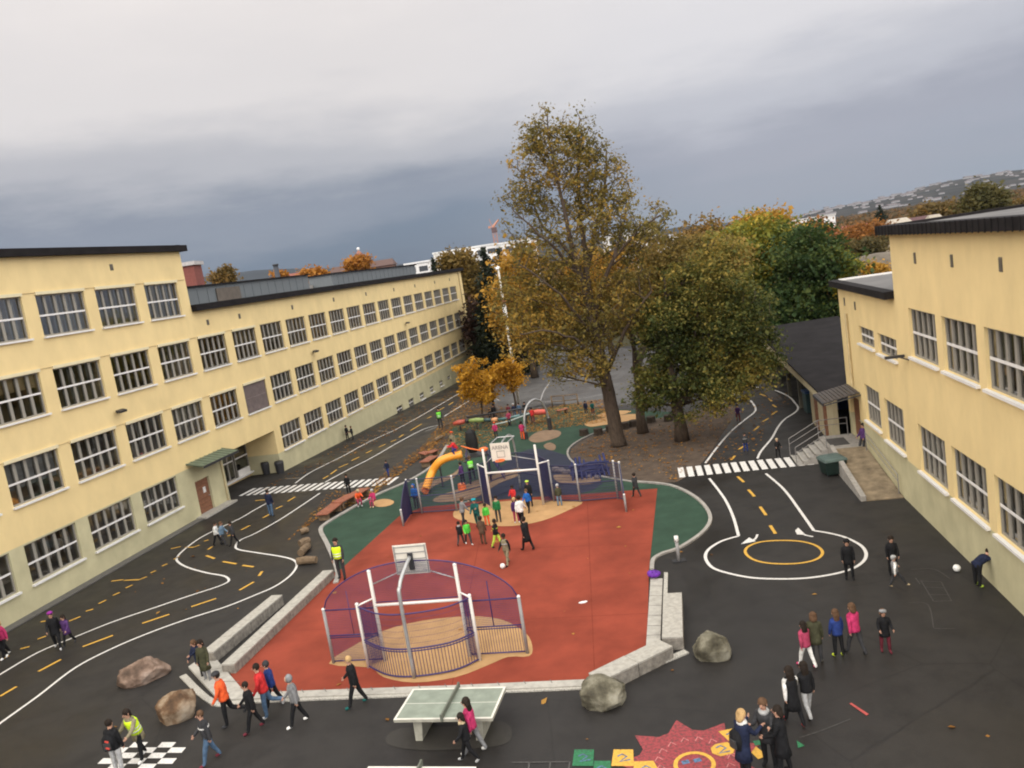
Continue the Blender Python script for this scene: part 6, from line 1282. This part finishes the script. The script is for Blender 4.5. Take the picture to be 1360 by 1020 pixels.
p_('person in black with pale trousers carrying the large backpack', 160, 1028, 955, 10, 'stand', 'black', 'lgrey', 'white', 'dhair', H=1.62)
p_('person in a dark jacket and jeans with red-brown shoes below the brown boulder', 282, 1012, 942, 240, 'walk', 'dgrey', 'jeans', 'maroon', 'bhair', bands='white')
p_('person in a pink jacket with long dark hair by the table tennis table', 632, 1000, 926, 290, 'walk', 'pink', 'grey', 'white', 'dhair', 'long')
p_('small person in black with a fur-edged hood in front of the table tennis table', 624, 1012, 947, 270, 'walk2', 'black', 'black', 'lgrey', 'dhair', 'mid', scarf='tan')
# bottom right
p_('blond woman in a dark coat and white scarf standing on the painted squares', 992, 1034, 950, 60, 'phone', 'navy', 'black', 'black', 'blond', 'mid', coat='long', scarf='white', H=1.66)
p_('man in a dark jacket with a long grey scarf facing the blond woman', 1024, 1018, 931, 215, 'phone', 'dgrey', 'black', 'black', 'bhair', scarf='lgrey', coat='mid', H=1.72)
p_('person in a long black coat seen from behind, next to the man with the scarf', 1043, 1028, 948, 300, 'hands', 'black', 'black', 'black', 'dhair', 'mid', coat='long', H=1.66)
p_('person in a long black coat with white sleeves and red shoes', 1056, 962, 885, 350, 'walk', 'black', 'black', 'red', 'dhair', 'long', coat='long', sleeve='white')
p_('person in a black jacket and pale trousers close behind the white sleeves', 1075, 952, 880, 350, 'walk2', 'black', 'lgrey', 'black', 'dhair', 'long')
p_('person in a dusky red jacket and white trousers with long black hair', 1073, 886, 825, 340, 'walk', 'dpink', 'white', 'pink', 'dhair', 'long')
p_('person in an olive coat close to the dusky red jacket', 1086, 879, 814, 20, 'stand', 'olive', 'dgrey', 'tan', 'bhair', 'mid', coat='mid')
p_('person in a blue jacket and black trousers with brown hair', 1115, 872, 810, 350, 'stand', 'dblue', 'black', 'yellow', 'bhair', 'long')
p_('person in a bright pink jacket beside the blue jacket', 1138, 869, 801, 340, 'walk', 'pink', 'dgrey', 'black', 'bhair', 'mid')
p_('person in a black padded coat, grey hat and red shoes standing alone', 1177, 866, 809, 190, 'hands', 'black', 'maroon', 'maroon', 'bhair', 'mid', hat='grey', coat='mid')
p_('person in black standing on the white roundabout ring', 1129, 769, 716, 200, 'stand', 'black', 'black', 'black', 'dhair', hat='black', coat='mid')
p_('person in a black jacket behind the kicking child', 1187, 763, 712, 190, 'stand', 'black', 'black', 'black', 'dhair')
p_('child in white and grey kicking with one leg out near the chalk drawing', 1191, 781, 738, 95, 'kick', 'grey', 'dgrey', 'tan', 'lgrey', hat='lgrey', sleeve='white')
p_('person in navy bending forward against the wall of the right building', 1299, 779, 732, 70, 'bend', 'navy', 'black', 'lime', 'dhair', H=1.45)
p_('person in a dark blue jacket leaning on the wall above the entrance ramp', 1149, 612, 577, 250, 'lean', 'purple', 'dgrey', 'white', 'dhair', z=.45, H=1.45)
p_('person in black with a pale cap at the right end of the right zebra crossing', 1034, 608, 583, 180, 'hands', 'black', 'black', 'black', 'tan')
p_('person in a dark jacket and blue trousers on the right lane above the zebra crossing', 991, 600, 575, 190, 'stand', 'dgrey', 'dblue', 'black', 'dhair', bands='lgrey')
p_('person in a purple top and maroon trousers by the bend of the right lane', 981, 560, 537, 190, 'hands', 'purple', 'maroon', 'black', 'dhair')
p_('person in dark clothes walking on the green surface right of the far goal', 846, 660, 628, 330, 'walk', 'dgrey', 'dgrey', 'khaki', 'dhair', coat='mid')
# court
p_('person in an olive jacket and jeans leaning at the right fence of the far goal', 744, 672, 643, 350, 'stand', 'olive', 'ljeans', 'black', 'lgrey')
p_('person in a red jacket inside the far goal', 684, 674, 645, 200, 'hands', 'red', 'black', 'black', 'dhair', skin='skind')
p_('person in a bright blue jacket inside the far goal', 703, 680, 649, 210, 'walk', 'blue', 'black', 'black', 'bhair')
p_('person in black with a lime cap behind the blue jacket in the far goal', 705, 672, 638, 200, 'stand', 'black', 'black', 'black', hat='lime')
p_('person in a white jacket and dark trousers on the tan area', 694, 698, 658, 20, 'walk', 'white', 'black', 'white', 'dhair', skin='skind')
p_('person in a purple jacket and pink trousers left of the white jacket', 687, 694, 661, 170, 'stand', 'purple', 'dpink', 'white', 'blond')
p_('tall person in a long black coat walking on the red court', 702, 731, 686, 320, 'walk', 'black', 'black', 'black', 'dhair', coat='long')
p_('boy in a grey and black jacket kicking the white football', 675, 750, 708, 215, 'walk', 'khaki', 'khaki', 'black', 'dhair', skin='skind', sleeve='black', bands='lgrey')
p_('boy in black with lime stripes near the middle of the red court', 661, 727, 689, 110, 'walk', 'black', 'lime', 'black', 'dhair', skin='skind', bands='lime')
p_('person in a dark brown coat left of the lime-striped boy', 643, 723, 686, 20, 'stand', 'brown', 'brown', 'black', 'dhair', coat='mid', skin='skind')
p_('person in a light green jacket on the red court beside a dark jacket', 623, 723, 690, 160, 'walk', 'lgreen', 'dgrey', 'white', 'dhair')
p_('person in a dark jacket with pale collar left of the light green jacket', 613, 724, 693, 20, 'walk2', 'black', 'dgrey', 'black', 'dhair', scarf='lgrey')
p_('person in a light green jacket and orange shorts near the left goal post', 648, 698, 669, 170, 'stand', 'lgreen', 'orange', 'black', 'dhair', skin='skind')
p_('person in a teal jacket and bright teal hat', 636, 701, 661, 200, 'reach', 'dteal', 'dteal', 'black', 'dhair', hat='teal2')
p_('person in a dark green jacket standing alone on the tan area', 663, 693, 659, 190, 'stand', 'green', 'dgrey', 'black', 'dhair', scarf='tan')
p_('person in grey patterned clothes at the left end of the tan area', 617, 698, 661, 60, 'reach', 'grey', 'dgrey', 'dgrey', 'bhair', hat='brown')
p_('person in a blue jacket with hood up behind the left fence of the far goal', 554, 675, 643, 200, 'stand', 'blue', 'dgrey', 'dgrey', hood='blue')
p_('adult in a dark jacket and yellow high-visibility vest at the left edge of the court', 455, 769, 702, 190, 'stand', 'dgrey', 'dgrey', 'black', 'dhair', vest='yellow')
p_('child in pink sitting low beside the round tan patch', 498, 672, 649, 200, 'sit', 'pink', 'dpink', 'tan', 'lgrey', H=1.25)
p_('child in orange and pale pink beside the long wooden bench', 478, 673, 650, 160, 'crouch', 'orange', 'dpink', 'lgrey', 'tan', H=1.3)
p_('small person in dark blue walking beyond the left zebra crossing', 516, 632, 611, 200, 'walk', 'navy', 'dblue', 'black', 'dhair')
p_('person in black standing on the left zebra crossing', 464, 656, 630, 190, 'stand', 'black', 'black', 'black', 'dhair')
p_('person in a navy jacket and jeans at the left end of the left zebra crossing', 361, 686, 648, 20, 'stand', 'navy', 'jeans', 'dgrey', 'dhair', H=1.6)
p_('person in a white jacket on the left lane near the door of the left building', 290, 724, 693, 100, 'walk', 'white', 'black', 'black', 'dhair')
p_('person in a pale blue top between the white jacket and the dark jacket', 298, 725, 693, 100, 'walk2', 'ljeans', 'dgrey', 'black', 'bhair')
p_('person in a dark jacket right of the white jacket on the left lane', 312, 724, 692, 260, 'walk', 'dgrey', 'black', 'black', 'dhair')
p_('left one of two people in black by the wall of the left building', 462, 584, 565, 120, 'stand', 'black', 'black', 'black', 'dhair', coat='mid')
p_('right one of two people in black by the wall of the left building', 469, 584, 566, 240, 'hands', 'black', 'dgrey', 'black', 'bhair', bands='grey')
p_('distant person in a green high-visibility vest on the left lane', 586, 569, 545, 190, 'stand', 'dgrey', 'dgrey', 'dgrey', 'dhair', vest='green', H=1.75)
p_('person in black beside the small yellow trees', 658, 560, 537, 200, 'stand', 'black', 'black', 'black', 'dhair', coat='long')
p_('second dark person bending beside the small yellow trees', 652, 560, 545, 150, 'hands', 'black', 'black', 'black', 'dhair', coat='mid')
p_('person in dark red beside the lamp mast', 677, 556, 537, 190, 'stand', 'maroon', 'maroon', 'black', 'dhair')
p_('person in a navy jacket and light cap beside the lamp mast', 684, 555, 536, 190, 'stand', 'navy', 'jeans', 'black', 'lgrey', hat='lgrey')
p_('person in grey-blue right of the lamp mast', 691, 554, 535, 190, 'stand', 'jeans', 'jeans', 'black', 'dhair')
p_('person in black left of the steel arch', 699, 555, 534, 190, 'stand', 'black', 'dgrey', 'black', 'dhair')
p_('person in navy on the leaf-covered ground left of the big trunk', 779, 550, 533, 190, 'stand', 'navy', 'navy', 'lgrey', 'dhair')
p_('person in dark green on the leaf-covered ground left of the big trunk', 788, 551, 533, 190, 'hands', 'dteal', 'maroon', 'lgrey', 'dhair')
p_('child in a red-pink jacket and orange hat by the climbing beam', 660, 585, 560, 190, 'hands', 'pink', 'dgrey', 'black', hat='orange', z=.1, H=1.25)
p_('child in pink sitting on the middle of the climbing beam', 678, 570, 555, 190, 'hands', 'dpink', 'dgrey', 'black', 'bhair', z=.25, H=1.2)
p_('child in a red jacket standing at the left foot of the arch', 695, 584, 557, 10, 'hands', 'pink', 'orange', 'black', 'dhair', H=1.3)
p_('child in red on the beam under the steel arch', 709, 566, 552, 10, 'hands', 'red', 'maroon', 'black', 'dhair', z=.25, H=1.2)
p_('child in a red jacket at the top of the orange slide', 614, 643, 594, 260, 'crouch', 'red', 'dblue', 'white', 'dhair', z=1.7, H=1.25)
p_('person in a yellow-green vest climbing on the play tower', 630, 648, 612, 340, 'reach', 'dgrey', 'black', 'black', 'bhair', vest='green', z=.5, H=1.35)
p_('person in purple and black beside the play tower platform', 617, 650, 610, 300, 'stand', 'purple', 'black', 'white', 'dhair', z=.3, H=1.3)
p_('person in a brown jacket and pink trousers behind the orange slide', 604, 601, 573, 200, 'stand', 'khaki', 'violet', 'black', hat='orange', coat='mid')
p_('far person in red by the green canopy', 634, 487, 463, 190, 'stand', 'red', 'navy', 'black', 'dhair', H=1.6)
p_('far person in dark clothes beside the lawn', 651, 490, 481, 190, 'stand', 'dgrey', 'dgrey', 'black', 'dhair', H=1.6)
build_people()
backpack(156, 1030, 1.02, 'large black backpack with red patches on the back of the person at the chessboard', 'black', 0)
backpack(986, 1034, .98, 'small black bag hanging behind the blond woman', 'black', 60)
# ------------------------------------------------------------ air
hz = MB(); hz.bb(-4200, 4800, -60, 6600, -4.0, 620); ho = hz.build('haze'); hm_ = bpy.data.materials.new('haze_air'); hm_.use_nodes = True; nt = hm_.node_tree; nt.nodes.clear()
pv = nt.nodes.new('ShaderNodeVolumePrincipled'); pv.inputs['Color'].default_value = (.62, .72, .86, 1); pv.inputs['Density'].default_value = HAZE; pv.inputs['Anisotropy'].default_value = .1
om = nt.nodes.new('ShaderNodeOutputMaterial'); nt.links.new(pv.outputs[0], om.inputs['Volume']); ho.data.materials.append(hm_); tag(ho, kind='stuff')
